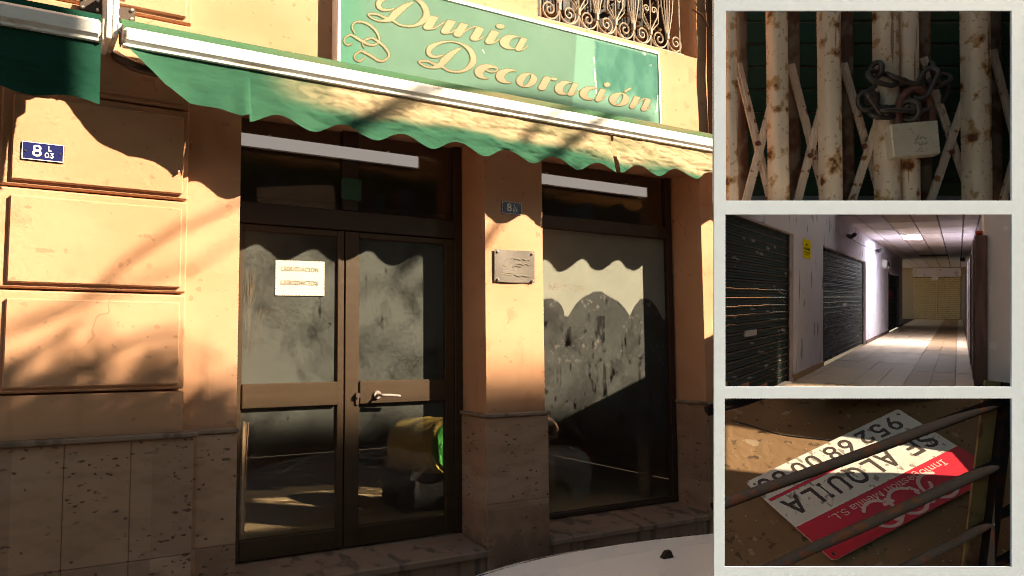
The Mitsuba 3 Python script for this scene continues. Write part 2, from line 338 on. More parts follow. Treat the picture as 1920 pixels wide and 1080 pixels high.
# plinth of stone slabs
PL = SHOP + '__plinth'
def slab(x0, x1, y0, y1, z0, z1, mat='mat_travertine'):
    k = numbered(PL + '__stone_slab'); scene[k] = mikit.ply(bx(x0, x1, y0, y1, z0, z1, 0.004), mat)
G = 0.0018
xs = [-2.55, -2.05, -1.55, -1.06, -0.72, -0.40, -0.075, 0.245, 0.555, 0.868]
for a, b in zip(xs[:-1], xs[1:]):
    for z0, z1 in ((PAVE + .002, 0.50), (0.50, 1.105)):
        slab(a + G / 2, b - G / 2, -0.095, -0.001, z0, z1 - G)
for z0, z1 in ((PAVE + .002, 0.50), (0.50, 1.105)):
    slab(0.87, 1.122, -0.018, -0.001, z0, z1 - G)
    slab(2.786, 3.303, -0.02, -0.001, z0 if z0 > 0 else PAVE + .002, (0.54 if z0 < 0 else z1) - G) if z0 < 0 else slab(2.786, 3.303, -0.02, -0.001, 0.54, z1 - G)
    slab(4.906, 5.745, -0.02, -0.001, z0, z1 - G)
for x in (2.786, 4.906):       # slabs on the reveals that face the door side
    slab(x, x + 0.012, 0.0, 0.335, 0.262, 1.1015)
for x in (3.291, ):
    slab(x, x + 0.012, 0.0, 0.335, 0.262, 1.1015)
for x0, x1, y0, y1 in ((-2.57, 0.885, -0.122, -0.001), (0.8865, 1.132, -0.035, -0.001), (2.770, 3.320, -0.04, -0.001), (4.89, 5.76, -0.04, -0.001)):
    k = part(SHOP, 'ledge', bx(x0, x1, y0, y1, 1.106, 1.132, 0.006), 'mat_ledge')
for x0, x1 in ((2.770, 2.800), (4.89, 4.92)):
    part(SHOP, 'ledge', bx(x0, x1, 0.0, 0.335, 1.106, 1.132, 0.006), 'mat_ledge')
# door step and window sill: worn stone, sloping a little outwards
def tread(x0, x1, y0, y1, ztop_front, ztop_back, th):
    m = bx(x0, x1, y0, y1, -th, 0, 0.006)
    v = m.vertices.copy(); t = (v[:, 1] - y0) / (y1 - y0)
    v[:, 2] += ztop_front + (ztop_back - ztop_front) * t
    m.vertices = v
    return m
st = part(SHOP, 'door_step', tread(1.125, 2.783, -0.035, 0.36, 0.252, 0.300, 0.045), 'mat_ledge')
part(SHOP, 'door_step', bx(1.13, 2.78, -0.006, 0.30, PAVE, 0.205), 'mat_ledge')
part(SHOP, 'door_step', bx(1.20, 2.72, -0.30, -0.007, PAVE, -0.03, 0.01), 'mat_ledge')
part(SHOP, 'window_sill', tread(3.306, 4.904, -0.035, 0.36, 0.252, 0.300, 0.040), 'mat_ledge')
part(SHOP, 'sill_wall', bx(3.305, 4.905, -0.006, 0.30, PAVE, 0.209), 'mat_ledge')

# ---- the glazed double door, 0.3 m back in its opening
DR = SHOP + '__door'
def dp(name, mesh, mat, parent=None, smooth=False, label=None):
    k = numbered((parent or DR) + '__' + name); scene[k] = mikit.ply(mesh, mat, smooth=smooth)
    if label: labels[k] = {'label': label}
    return k
B = 0.004
dp('frame_post', bx(1.121, 1.185, 0.285, 0.335, 0.30, 2.999, B), 'mat_bronze')
dp('frame_post', bx(2.735, 2.799, 0.285, 0.335, 0.30, 2.999, B), 'mat_bronze')
dp('transom_bar', bx(1.185, 2.735, 0.280, 0.345, 2.335, 2.465, B), 'mat_brown_frame')
dp('transom_post', bx(1.878, 1.992, 0.288, 0.338, 2.466, 2.999, B), 'mat_brown_frame')
dp('transom_glass', bx(1.186, 1.877, 0.318, 0.322, 2.466, 2.998), 'mat_glass')
dp('transom_glass', bx(1.993, 2.734, 0.318, 0.322, 2.466, 2.998), 'mat_glass')
def leaf(x0, x1, sl, sr):
    dp('stile', bx(x0, x0 + sl, 0.290, 0.330, 0.306, 2.33, B), 'mat_bronze')
    dp('stile', bx(x1 - sr, x1, 0.290, 0.330, 0.306, 2.33, B), 'mat_bronze')
    a, b = x0 + sl + .0005, x1 - sr - .0005
    dp('rail', bx(a, b, 0.292, 0.328, 2.29, 2.33, B), 'mat_bronze')
    dp('rail', bx(a, b, 0.278, 0.332, 1.205, 1.352, B), 'mat_bronze', label='broad bronze coloured middle rail')
    dp('rail', bx(a, b, 0.290, 0.330, 0.306, 0.428, B), 'mat_bronze')
    for z0, z1 in ((0.4285, 1.2045), (1.3525, 2.2895)):
        s = trimesh.Trimesh([[a, .312, z0], [b, .312, z0], [b, .312, z1], [a, .312, z1]], [[0, 1, 2], [0, 2, 3]])
        dp('glass_pane', s, 'mat_glass')
        dp('dust_film', moved(s, t=[0, -0.003, 0]), 'mat_dust')
leaf(1.187, 1.893, 0.040, 0.046)
leaf(1.901, 2.733, 0.100, 0.075)
# lever handle, rose and lock
h = tube(curve([[2.125, .278, 1.262], [2.125, .215, 1.262], [2.14, .205, 1.262], [2.20, .207, 1.259], [2.262, .212, 1.252]], 20), [0.010] * 6 + [0.010] * 14, 10)
dp('handle', cat_(h, tube([[2.125, .2775, 1.262], [2.125, .262, 1.262]], 0.026, 16)), 'mat_dull_metal', smooth=40)
dp('lock', cat_(tube([[1.985, .289, 1.262], [1.985, .264, 1.262]], 0.017, 14), bx(1.972, 1.998, .278, .289, 1.20, 1.255, .003)), 'mat_dark_metal', smooth=40)

# ---- display window
DW = SHOP + '__display_window'
dp('frame_post', bx(3.303, 3.35, 0.29, 0.34, 0.30, 2.999, B), 'mat_brown_frame', DW)
dp('frame_post', bx(4.845, 4.905, 0.29, 0.34, 0.30, 2.999, B), 'mat_brown_frame', DW)
dp('transom_bar', bx(3.351, 4.844, 0.285, 0.345, 2.475, 2.575, B), 'mat_brown_frame', DW)
dp('frame_rail', bx(3.351, 4.844, 0.292, 0.338, 0.30, 0.335, B), 'mat_brown_frame', DW)
s = trimesh.Trimesh([[3.351, .33, .336], [4.844, .33, .336], [4.844, .33, 2.474], [3.351, .33, 2.474]], [[0, 1, 2], [0, 2, 3]])
dp('glass_pane', s, 'mat_glass', DW)
dp('whitewash', moved(s, t=[0, -0.003, 0]), 'mat_wash', DW, label='dirty whitewash brushed in arches over the glass, rubbed away towards the bottom')
dp('transom_glass', bx(3.351, 4.844, 0.318, 0.322, 2.576, 2.998), 'mat_glass', DW)
# writing scratched into the whitewash
def face_text(s, x, z, hgt, y, wide=1.0, depth=0.0008, bold=False, slope=0.0, mat=None):
    m = text(s, hgt, depth, bold); v = m.vertices.copy()
    m.vertices = np.stack([x + v[:, 0] * wide, y - v[:, 2], z + v[:, 1] + slope * v[:, 0]], 1)
    return m
dp('scratched_writing', face_text('MPA-58-', 3.605, 2.005, 0.062, 0.3265, 1.0, slope=-0.03), 'mat_pencil', DW, label='handwritten MPA-58 scratched into the whitewash')

# ---- the shop's inside, as far as the panes let one look
IN = np.array([[0.6, 0.36, 0.30], [5.6, 4.2, 3.3]])
struct('shop_floor', bx(0.6, 5.6, 0.341, 4.2, 0.16, 0.298), 'mat_shop_floor')
iw = cat_(bx(0.5, 0.6, 0.345, 4.2, 0.3, 3.3), bx(5.6, 5.7, 0.345, 4.2, 0.3, 3.3), bx(0.5, 5.7, 4.2, 4.3, 0.3, 3.3))
struct('shop_inner_wall', iw, 'mat_interior')
struct('shop_ceiling', bx(0.5, 5.7, 0.345, 4.3, 3.3, 3.4), 'mat_interior')
k = thing('display_partition', 'dark brown wooden screen panel standing behind the display window, at its right', 'screen')
part(k, 'panel', bx(4.70, 4.80, 0.50, 0.54, 0.30, 2.44, .006), 'mat_interior'); part(k, 'post', bx(4.805, 4.835, 0.49, 0.55, 0.30, 2.44, .006), 'mat_brown_frame')
# green lidded drum lying on a low box behind the right door leaf
ax = V(0.30, -0.95, 0.06); ax /= np.linalg.norm(ax)
c0 = V(3.04, 0.86, 0.80)
dk = thing('yellow_drum', 'yellow drum with a round green lid lying on its side behind the right door leaf', 'drum')
def along(c, ax, prof, n=28):
    return tube([c + ax * t for t, r in prof], [r for t, r in prof], n)
part(dk, 'body', along(c0, -ax, [(0, .215), (.02, .222), (.05, .215), (.2, .222), (.22, .228), (.24, .222), (.45, .215), (.5, .2)]), 'mat_drum', smooth=40)
part(dk, 'lid', along(c0, ax, [(-.0, .185), (.014, .190), (.024, .185), (.024, .15), (.016, .148), (.016, .02)]), 'mat_drum_lid', smooth=35)
part(dk, 'lid_knob', along(c0 + ax * .016, ax, [(0, .02), (.012, .016)], 10), 'mat_white_paint', smooth=35)
kb = thing('added_crate', 'low near black crate added under the drum inside the shop', 'crate')  # added to hold the drum up, coloured black like the dark inside
for zz in (0.32, 0.397, 0.474):
    part(kb, 'slat', bx(2.70, 3.15, 0.92, 0.935, zz, zz + 0.075, .003), 'mat_black_rubber'); part(kb, 'slat', bx(2.70, 3.15, 1.35, 1.365, zz, zz + 0.075, .003), 'mat_black_rubber')
for xx in (2.70, 3.12):
    part(kb, 'end_board', bx(xx, xx + .03, 0.936, 1.349, 0.30, 0.575, .003), 'mat_black_rubber')
# dry reeds leaning in the corner behind the left leaf
rk = thing('dried_reeds', 'bundle of dry straw coloured reeds leaning behind the left door leaf', 'reeds')
r2 = np.random.default_rng(3)
for i in range(26):
    x0, y0 = 1.262 + r2.uniform(-.012, .016), 0.375 + r2.uniform(-.008, .03)
    lean = r2.uniform(.0, .06) if i > 5 else r2.uniform(.10, .17)
    top = r2.uniform(1.85, 2.12)
    bendx = r2.uniform(-.03, .05) + (0.04 if i <= 5 else 0)
    c = curve([[x0, y0, .31], [x0 + lean * .15, y0, 1.1], [x0 + lean * .62, y0 + .01, 1.7], [x0 + lean + bendx, y0 + .01, top]], 18)
    part(rk, 'stalk', tube(c, np.linspace(.0042, .0012, len(c)), 5), 'mat_reed', smooth=True)
# curved bench whose arm shows dimly through the display window
bk = thing('wooden_bench', 'dim wooden bench with a curled arm behind the display window glass', 'bench')
arm = curve([[3.72, .72, .62], [3.74, .72, .86], [3.86, .72, .98], [3.97, .72, .92], [3.97, .72, .84], [3.90, .72, .82]], 30)
part(bk, 'curled_arm', tube(arm, .022, 8), 'mat_interior', smooth=True)
part(bk, 'seat', bx(3.40, 4.0, .72, 1.2, .72, .76, .008), 'mat_interior')
part(bk, 'leg', bx(3.42, 3.47, .74, .79, .30, .719), 'mat_interior'); part(bk, 'leg', bx(3.93, 3.98, .74, .79, .30, .719), 'mat_interior')
part(bk, 'leg', bx(3.42, 3.47, 1.13, 1.18, .30, .719), 'mat_interior'); part(bk, 'leg', bx(3.93, 3.98, 1.13, 1.18, .30, .719), 'mat_interior')

# ---- pale bars across the transoms, given a dim glow of their own
def batten_fittings(k, x0, x1):
    for a, b in ((x0 - .003, x0 + .0035), (x1 - .0018, x1 + .006)):
        part(k, 'end_cap', bx(a, b, 0.243, 0.2845, 2.797, 2.887, .003), 'mat_dull_metal')
    for f in (.18, .82):
        xc = x0 + (x1 - x0) * f
        part(k, 'clip', bx(xc - .009, xc + .009, 0.2435, 0.2875, 2.8845, 2.893, .001), 'mat_dull_metal')
        part(k, 'clip', bx(xc - .009, xc + .009, 0.2435, 0.2605, 2.7955, 2.8025, .001), 'mat_dull_metal')
def batten(x0, x1, label):
    k = thing('pale_glowing_bar', label, 'lamp', 'pale glowing bars across the transoms')
    batten_fittings(k, x0, x1)
    part(k, 'housing', bx(x0 + .004, x1 - .002, 0.262, 0.284, 2.80, 2.884, .004), 'mat_lamp')
    scene[k + '__diffuser'] = {**mikit.ply(bx(x0 + .004, x1 - .002, 0.246, 0.2615, 2.803, 2.880, .006), 'mat_lamp'),
                               'emitter': {'type': 'area', 'radiance': rgb(0.024, 0.022, 0.020)}}
batten(1.135, 2.425, 'long pale bar with a dim glow across the transom above the double door')
batten(3.31, 4.585, 'pale bar with a dim glow across the top of the display window')
gb = solo('emergency_light', bx(1.862, 2.006, 0.262, 0.2875, 2.535, 2.68, .012), 'mat_green_box', 'small dark green box light above the middle of the double door', 'emergency light', smooth=False)

# ---- notice taped to the left leaf
nk = thing('sale_notice', 'pale paper notice reading LIQUIDACION twice on the left door leaf', 'notice')
pg = np.zeros((14, 10, 3))
for i in range(14):
    for j in range(10):
        u, w = i / 13, j / 9
        pg[i, j] = [1.434 + .326 * u, 0.3045 - .004 * math.sin(3.1 * u) * (0.4 + w) - .003 * (w < .05), 1.896 + .219 * w + .007 * u]
pm = grid_mesh(pg)
part(nk, 'sheet', pm, 'mat_paper', smooth=True)
def serif(s, x, z, h, y, total):
    m = face_text(s, 0, 0, h, 0, 1.0, bold=False); w = m.bounds[1][0]
    m.vertices[:, 0] *= total / w; m.apply_translation([x, y, z]); return m
part(nk, 'lettering', serif('LIQUIDACION', 1.468, 2.052, .027, .2985, .248), 'mat_faded_ink'); part(nk, 'lettering', serif('LIQUIDACION', 1.466, 1.967, .027, .2985, .248), 'mat_faded_ink')

# ---- house number plates and plaque
def number_plate(x, z, w, h, y, label, full=True):
    k = thing('house_number_plate', label, 'house number', 'blue house number plates')
    part(k, 'plate', bx(x, x + w, y, y + .006, z, z + h, .003), 'mat_blue_enamel')
    rim = sbox(x, z, x + w, z + h).buffer(-.002).difference(sbox(x, z, x + w, z + h).buffer(-.0055))
    part(k, 'rim', on_facade(rim, y - .0012, .0012), 'mat_white_paint')
    f = lambda s, fx, fz, fh, wd, b=True: face_text(s, x + w * fx, z + h * fz, h * fh, y - .0005, wd, bold=b)
    part(k, 'numeral', f('8', .22, .24, .58, 1.05), 'mat_white_paint')
    part(k, 'small_lettering', cat_(f('L', .60, .57, .26, 1.1), f('03', .53, .20, .27, 1.0)), 'mat_white_paint')
    for fx in (.09, .91):
        part(k, 'screw', tube([[x + w * fx, y + .001, z + h * .47], [x + w * fx, y - .004, z + h * .47]], .0045, 8), 'mat_dark_metal')
    return k
number_plate(0.008, 2.497, 0.190, 0.092, BY - .030, 'blue enamel house number plate reading 8 L 03 in full sun on the left pier')
number_plate(2.936, 2.488, 0.168, 0.088, -.0075, 'blue house number plate half in shade on the stone footed pier between door and window')
qk = thing('wall_plaque', 'thin grey metal plaque with worn lettering on the pier between door and window', 'plaque')
qg = np.zeros((16, 10, 3))
for i in range(16):
    for j in range(10):
        u, w = i / 15, j / 9
        qg[i, j] = [2.866 + .340 * u, -.012 - .006 * math.sin(6 * u + 2 * w) * .5, 2.016 + .222 * w - .002 * math.sin(5 * u)]
part(qk, 'sheet', grid_mesh(qg), 'mat_plaque', smooth=True)
for fx, fz in ((.07, .07), (.93, .07), (.07, .92), (.93, .92)):
    part(qk, 'stud', tube([[2.866 + .34 * fx, -.008, 2.016 + .222 * fz], [2.866 + .34 * fx, -.022, 2.016 + .222 * fz], [2.866 + .34 * fx, -.026, 2.016 + .222 * fz]], [.009, .009, .005], 10), 'mat_bolt', smooth=40)
wr = []
for pts in ([(.44, .74), (.48, .78), (.53, .73), (.58, .76), (.63, .72), (.70, .76), (.76, .72), (.83, .75), (.88, .71)], [(.58, .58), (.64, .61), (.70, .57), (.78, .60), (.86, .56)],
            [(.46, .49), (.55, .52), (.68, .51)], [(.2, .52), (.26, .5), (.33, .55)], [(.16, .30), (.3, .28), (.42, .29)], [(.14, .22), (.22, .25), (.3, .21), (.4, .23)], [(.5, .24), (.6, .2), (.7, .24), (.8, .21), (.9, .23)]):
    wr.append(stroke([(2.866 + .34 * a, 2.016 + .222 * b, .006) for a, b in pts], 24))
part(qk, 'worn_lettering', on_facade(unary_union(wr), -.0165, .001), 'mat_pencil')
k = solo('junction_nail', tube([[0.755, BY - .03, 2.515], [0.755, BY - .05, 2.515]], [.008, .006], 8), 'mat_bolt', 'small pale nail head in the left pier under the awning gap', 'nail')
# ================================================================== shop sign
SY = -0.09
SG = thing('shop_sign', 'faded green shop sign with gold script reading Dunia Decoración in a white frame', 'sign')
SX0, SX1, SZ0, SZ1 = 1.672, 4.402, 3.215, 3.878
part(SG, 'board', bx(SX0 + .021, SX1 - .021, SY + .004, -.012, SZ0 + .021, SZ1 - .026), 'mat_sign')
part(SG, 'frame', cat_(bx(SX0, SX1, SY - .004, -.003, SZ1 - .026, SZ1, .003), bx(SX0, SX1, SY - .004, -.003, SZ0, SZ0 + .021, .003),
                       bx(SX0, SX0 + .021, SY - .0035, -.003, SZ0 + .0212, SZ1 - .0262, .003), bx(SX1 - .021, SX1, SY - .0035, -.003, SZ0 + .0212, SZ1 - .0262, .003)), 'mat_white_paint')
D_POLY = stroke(D_STROKE, 260)
XH, SH = 0.102, 0.62
def ell(cx, cy, rx, ry): return affinity.scale(Point(cx, cy).buffer(1.0, 24), rx, ry)
def stem(x, w=.44, y0=0.0, y1=1.0):
    body = Polygon([(x, y0 + .16), (x, y1), (x + w, y1), (x + w, y0 + .16)])
    return unary_union([body, ell(x + w * .52, y0 + .18, w * .52, .18)])
def hair(*pts): return stroke([(x, y, .065) for x, y in pts], 24)
def bowl(cx, rx, inner, ry=.53):
    o = ell(cx, .5, rx, ry)
    return o.difference(inner)
def glyph(ch):
    if ch == 'u': return unary_union([stem(.15), hair((.45, .06), (.75, .25), (1.0, .8)), stem(1.35 - .25), hair((1.4, .05), (1.65, .2), (1.8, .5))])
    if ch == 'n': return unary_union([stem(.05), hair((.45, .35), (.75, .85), (1.0, 1.0), (1.2, .92)), stem(.98, .44, 0, .9), ell(1.2, .86, .22, .16), hair((1.3, .05), (1.5, .18), (1.62, .45))])
    if ch == 'i': return unary_union([stem(.1), hair((.42, .05), (.6, .2), (.75, .5)), ell(.42, 1.42, .235, .17)])
    if ch in 'oó':
        p = bowl(.8, .8, ell(.82, .5, .22, .46))
        return unary_union([p, hair((.95, 1.22), (1.2, 1.5)).buffer(.05)]) if ch == 'ó' else p
    if ch == 'c': return bowl(.75, .75, unary_union([ell(1.12, .52, .56, .43), sbox(1.15, .25, 2, .8)]))
    if ch == 'e': return unary_union([bowl(.75, .75, unary_union([ell(1.15, .45, .56, .40), sbox(1.0, .1, 2, .72)])), ell(1.0, .76, .42, .25).difference(ell(1.0, .76, .34, .18))])
    if ch == 'a': return unary_union([bowl(.72, .72, ell(1.05, .54, .42, .42)), stem(1.2), hair((1.5, .05), (1.75, .2), (1.9, .5))])
    if ch == 'r': return unary_union([stem(.1), hair((.2, 1.05), (.6, .98), (.85, 1.06)), ell(.72, .98, .20, .09)])
def place(ch, x, w, z0):
    p = glyph(ch)
    x0, _, x1, _ = p.bounds
    kx = w / (x1 - x0)
    p = affinity.affine_transform(p, [kx, SH * XH, 0, XH, x - x0 * kx, z0])
    return p
letters = [('D', affinity.translate(D_POLY, -0.361, 0.234)), ('D', D_POLY)]
for ch, x, w in (('u', 2.262, .235), ('n', 2.492, .225), ('i', 2.742, .10), ('a', 2.848, .235)):
    letters.append((ch, place(ch, x, w, 3.622)))
for ch, x, w in (('e', 2.640, .165), ('c', 2.812, .150), ('o', 2.985, .165), ('r', 3.190, .115), ('a', 3.322, .215), ('c', 3.552, .150), ('i', 3.715, .085), ('ó', 3.835, .195), ('n', 4.058, .205)):
    letters.append((ch, place(ch, x, w, 3.376)))
BASE = SY + .004
for ch, p in letters:
    k = numbered(SG + '__letter'); scene[k] = mikit.ply(on_facade(p, BASE - .0045, .0042), 'mat_gold')
    kk = numbered(k + '__outline'); scene[kk] = mikit.ply(on_facade(p.buffer(.0048).difference(p.buffer(-.0005)), BASE - .0028, .0025), 'mat_letter_edge')
mono = unary_union([stroke(s, 60) for s in MONOGRAM])
k = SG + '__monogram'; scene[k] = mikit.ply(on_facade(mono, BASE - .0045, .0042), 'mat_gold'); labels[k] = {'label': 'gold monogram of two interlaced curled letters D'}
scene[k + '__outline'] = mikit.ply(on_facade(mono.buffer(.0045).difference(mono.buffer(-.0005)), BASE - .0028, .0025), 'mat_letter_edge')
fl = [stroke([(3.722, 3.705, .012), (3.727, 3.665, .010)], 6), stroke([(3.727, 3.62, .008), (3.733, 3.54, .014), (3.740, 3.44, .010)], 10), stroke([(4.37, 3.52, .010), (4.362, 3.43, .012), (4.345, 3.385, .010)], 10),
      stroke([(3.735, 3.405, .014), (3.75, 3.39, .016)], 5), stroke([(2.732, 3.575, .005), (2.745, 3.555, .006)], 5)]
part(SG, 'paint_flake', on_facade(unary_union(fl), BASE - .0012, .0010), 'mat_flake', label='white flakes where the green film has cracked')

# ================================================================== awnings
AY = -0.34
def aw(m):
    v = m.vertices.copy(); v[:, 0] *= 1.004; v[:, 1] += .015; v[:, 2] = v[:, 2] * 1.004 - .0064
    m = m.copy(); m.vertices = v; return m
def scallop(x): return 2.788 - 0.034 * math.cos(2 * math.pi * (x - 1.409) / 0.376) + 0.045 * max(0, (x - 3.4)) ** 1.1
LEFTX, LEFTZ = [0.437, 0.47, 0.629, 0.756, 0.898, 1.013, 1.06], [3.062, 3.03, 2.885, 2.812, 2.806, 2.776, 2.792]
def bottom(x): return float(np.interp(x, LEFTX, LEFTZ)) if x < 1.06 else scallop(x)
def valance(x0, x1, zt, zbot, wr, seed, pull=0.0, nx=None):
    nx = nx or int((x1 - x0) / 0.0085) + 2; nz = 40
    X = np.linspace(x0, x1, nx); Pn = np.zeros((nx, nz, 3))
    for i, x in enumerate(X):
        zb = zbot(x)
        z = zt - (zt - zb) * np.linspace(0, 1, nz)
        Pn[i, :, 0] = x; Pn[i, :, 2] = z
    t = np.linspace(0, 1, nz)[None, :]
    q = Pn.reshape(-1, 3)
    n1 = meshkit.fbm(q * [5, 1, 16], 4, seed).reshape(nx, nz)
    rid = 1 - np.abs(meshkit.fbm(q * [7.5, 1, 21], 4, seed + 9).reshape(nx, nz) * 2 - 1) * 2.4
    fine = meshkit.fbm(q * [26, 1, 60], 3, seed + 21).reshape(nx, nz)
    amt = wr(X)[:, None]
    fold = np.sin(X * 2 * math.pi / 0.376 + 0.8)[:, None]
    Pn[:, :, 1] = AY - 0.035 * t + amt * (0.022 * (n1 - .5) + 0.0045 * np.clip(rid, -.2, 1) + 0.0035 * (fine - .5)) * np.minimum(1, t * 6) + 0.011 * fold * t ** 2
    if pull:
        near = np.exp(-((X - pull) / .05) ** 2)[:, None]
        Pn[:, :, 1] -= 0.03 * near * t
    return grid_mesh(Pn)
def awl(m):
    v = m.vertices.copy(); v[:, 0] *= .976; v[:, 1] -= .09; v[:, 2] = v[:, 2] * .976 + .0384
    m = m.copy(); m.vertices = v; return m
AW = thing('awning', 'rolled up green awning with wrinkled faded scalloped valance over door and display window', 'awning', 'green awnings over the shop front')
part(AW, 'front_bar', aw(cat_(bx(.425, 5.6, AY - .035, AY + .028, 3.066, 3.150, .018), bx(.428, 5.6, AY - .020, AY + .015, 3.052, 3.068, .003))), 'mat_white_metal', smooth=30)
roll = []
for i in range(90):
    x = .425 + i * (5.175 / 89)
    roll.append([x, -.262, 3.160])
rr = .060 + .004 * meshkit.noise(np.array(roll) * 9, 4)
part(AW, 'fabric_roll', aw(tube(np.array(roll), rr, 24)), 'mat_roll', smooth=50)
wr1 = lambda X: np.clip((X - 1.0) / .5, .35, 1.25)
TEAR = 3.632
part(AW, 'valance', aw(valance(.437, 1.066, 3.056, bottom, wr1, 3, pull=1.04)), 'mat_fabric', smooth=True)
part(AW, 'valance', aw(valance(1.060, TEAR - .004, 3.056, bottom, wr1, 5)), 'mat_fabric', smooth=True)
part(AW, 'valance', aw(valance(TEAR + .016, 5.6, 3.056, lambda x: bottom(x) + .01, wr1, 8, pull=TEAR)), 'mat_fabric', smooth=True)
def end_arm(x, parent):
    part(parent, 'arm', aw(tube(curve([[x, -.05, 3.12], [x + .02, -.18, 3.05], [x + .10, -.26, 2.99], [x + .26, -.25, 2.985]], 16), .026, 10)), 'mat_brown_frame', smooth=True)
end_arm(.42, AW)
part(AW, 'end_cap', aw(bx(.418, .4245, AY - .036, AY + .029, 3.06, 3.152, .002)), 'mat_dark_metal')
AL = thing('awning', 'green awning, its dark colour part shade, at the far left with plain hanging valance', 'awning', 'green awnings over the shop front')
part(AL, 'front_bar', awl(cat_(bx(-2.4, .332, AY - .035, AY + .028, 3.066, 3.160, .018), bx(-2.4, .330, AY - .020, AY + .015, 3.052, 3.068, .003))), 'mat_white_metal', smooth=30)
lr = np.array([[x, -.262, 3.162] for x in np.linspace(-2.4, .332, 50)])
part(AL, 'fabric_roll', awl(tube(lr, .060 + .003 * meshkit.noise(lr * 9, 6), 24)), 'mat_fabric_shaded', smooth=50)
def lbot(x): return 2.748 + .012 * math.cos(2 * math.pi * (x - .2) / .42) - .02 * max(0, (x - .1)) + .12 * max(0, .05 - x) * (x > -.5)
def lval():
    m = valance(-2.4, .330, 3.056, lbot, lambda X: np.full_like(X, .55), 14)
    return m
part(AL, 'valance', awl(lval()), 'mat_fabric_shaded', smooth=True)
end_arm(.02, AL)
part(AL, 'end_cap', awl(bx(.3325, .339, AY - .036, AY + .029, 3.06, 3.162, .002)), 'mat_white_metal')
BK = thing('awning_bracket', 'white metal awning bracket bolted to the wall between the two awnings', 'bracket')
part(BK, 'channel', cat_(bx(.352, .379, -.325, BY - .001, 3.09, 3.40, .004), bx(.383, .410, -.325, BY - .001, 3.105, 3.39, .004), bx(.405, .425, -.33, -.285, 3.135, 3.175, .003)), 'mat_white_metal')
for x0, zc in ((.245, 3.335), (.414, 3.325)):
    k = numbered(BK + '__wall_plate'); scene[k] = mikit.ply(bx(x0, x0 + .100, BY - .036, BY - .029, zc - .035, zc + .035, .002), 'mat_dark_metal')
    for fx in (.014, .084):
        for fz in (-.024, .024):
            kk = numbered(k + '__bolt'); scene[kk] = mikit.ply(tube([[x0 + fx, BY - .036, zc + fz], [x0 + fx, BY - .047, zc + fz], [x0 + fx, BY - .050, zc + fz]], [.0085, .0085, .005], 8), 'mat_bolt', smooth=40)
k = solo('small_white_plate', bx(.33, .475, BY - .040, BY - .0285, 3.405, 3.47, .004), 'mat_white_paint', 'small white plate on the left pier just above the awning bracket', 'plate')

# ================================================================== upper window with iron grille
UW = SHOP + '__upper_window'
dp('backing', bx(3.28, 4.93, 0.30, 0.335, 3.96, 5.39), 'mat_window_dark', UW)
GY = 0.06
def spiral(cx, cz, r0, a0, turns, sgn, r1=.012, n=44):
    t = np.linspace(0, 1, n); a = a0 + sgn * turns * 2 * math.pi * t; r = r0 + (r1 - r0) * t ** 0.8
    return np.stack([cx + r * np.cos(a), np.full(n, GY), cz + r * np.sin(a)], 1)
GR = SHOP + '__window_grille'
def gp(name, mesh):
    k = numbered(GR + '__' + name); scene[k] = mikit.ply(mesh, 'mat_iron', smooth=50)
gp('rail', bx(3.30, 4.84, GY - .008, GY + .008, 3.978, 3.992, .002))
JX = [3.525, 3.714, 3.899, 4.090, 4.281, 4.469, 4.660]
JZ = 4.095
PITCHX = .1885
for i, x in enumerate(JX):
    gp('collar', bx(x - .013, x + .013, GY - .013, GY + .013, JZ - .012, JZ + .045, .004))
    gp('bar', tube([[x, GY, 3.99], [x, GY, JZ + .03]], .0065, 6))
    fan = i % 2 == 0
    if fan:
        for dx in (-.16, -.07, .07, .16):
            gp('bar', tube(curve([[x, GY, JZ + .01], [x + dx * .18, GY, JZ + .09], [x + dx * .45, GY, 4.45], [x + dx * .45, GY, 4.95]], 12), .006, 6))
        gp('bar', tube([[x, GY, JZ], [x, GY, 4.95]], .006, 6))
        for s in (-1, 1):    # pair of scrolls whose stems rise from the collar
            c = np.vstack([curve([[x, GY, JZ], [x + s * .012, GY, 4.05], [x + s * .045, GY, 4.012], [x + s * .094, GY, 3.998]], 14), spiral(x + s * .094, 4.072, .074, -math.pi / 2, 1.55, s)])
            gp('scroll', tube(c, .0068, 6))
    else:
        gp('bar', tube([[x, GY, JZ], [x, GY, 4.95]], .006, 6))
        for s in (-1, 1):
            c = np.vstack([curve([[x, GY, JZ + .02], [x + s * .03, GY, 4.17], [x + s * .075, GY, 4.245], [x + s * .072, GY, 4.295]], 14), spiral(x + s * .040, 4.297, .034, 0.0 if s > 0 else math.pi, 1.2, s, .008, 26)])
            gp('scroll', tube(c, .0062, 6))
            gp('bar', tube([[x + s * .018, GY, JZ + .03], [x + s * .088, GY, 4.20], [x + s * .088, GY, 4.95]], .006, 6))
            c = curve([[x, GY, JZ], [x + s * .012, GY, 4.05], [x + s * .045, GY, 4.012], [x + s * .09, GY, 3.998]], 14)
            gp('scroll', tube(c, .0068, 6))
gp('rail', bx(3.30, 4.84, GY - .008, GY + .008, 4.94, 4.955, .002))
gp('rail', tube([[3.345, GY, 3.985], [3.345, GY, 4.95]], .008, 6)); gp('rail', tube([[4.80, GY, 3.985], [4.80, GY, 4.95]], .008, 6))
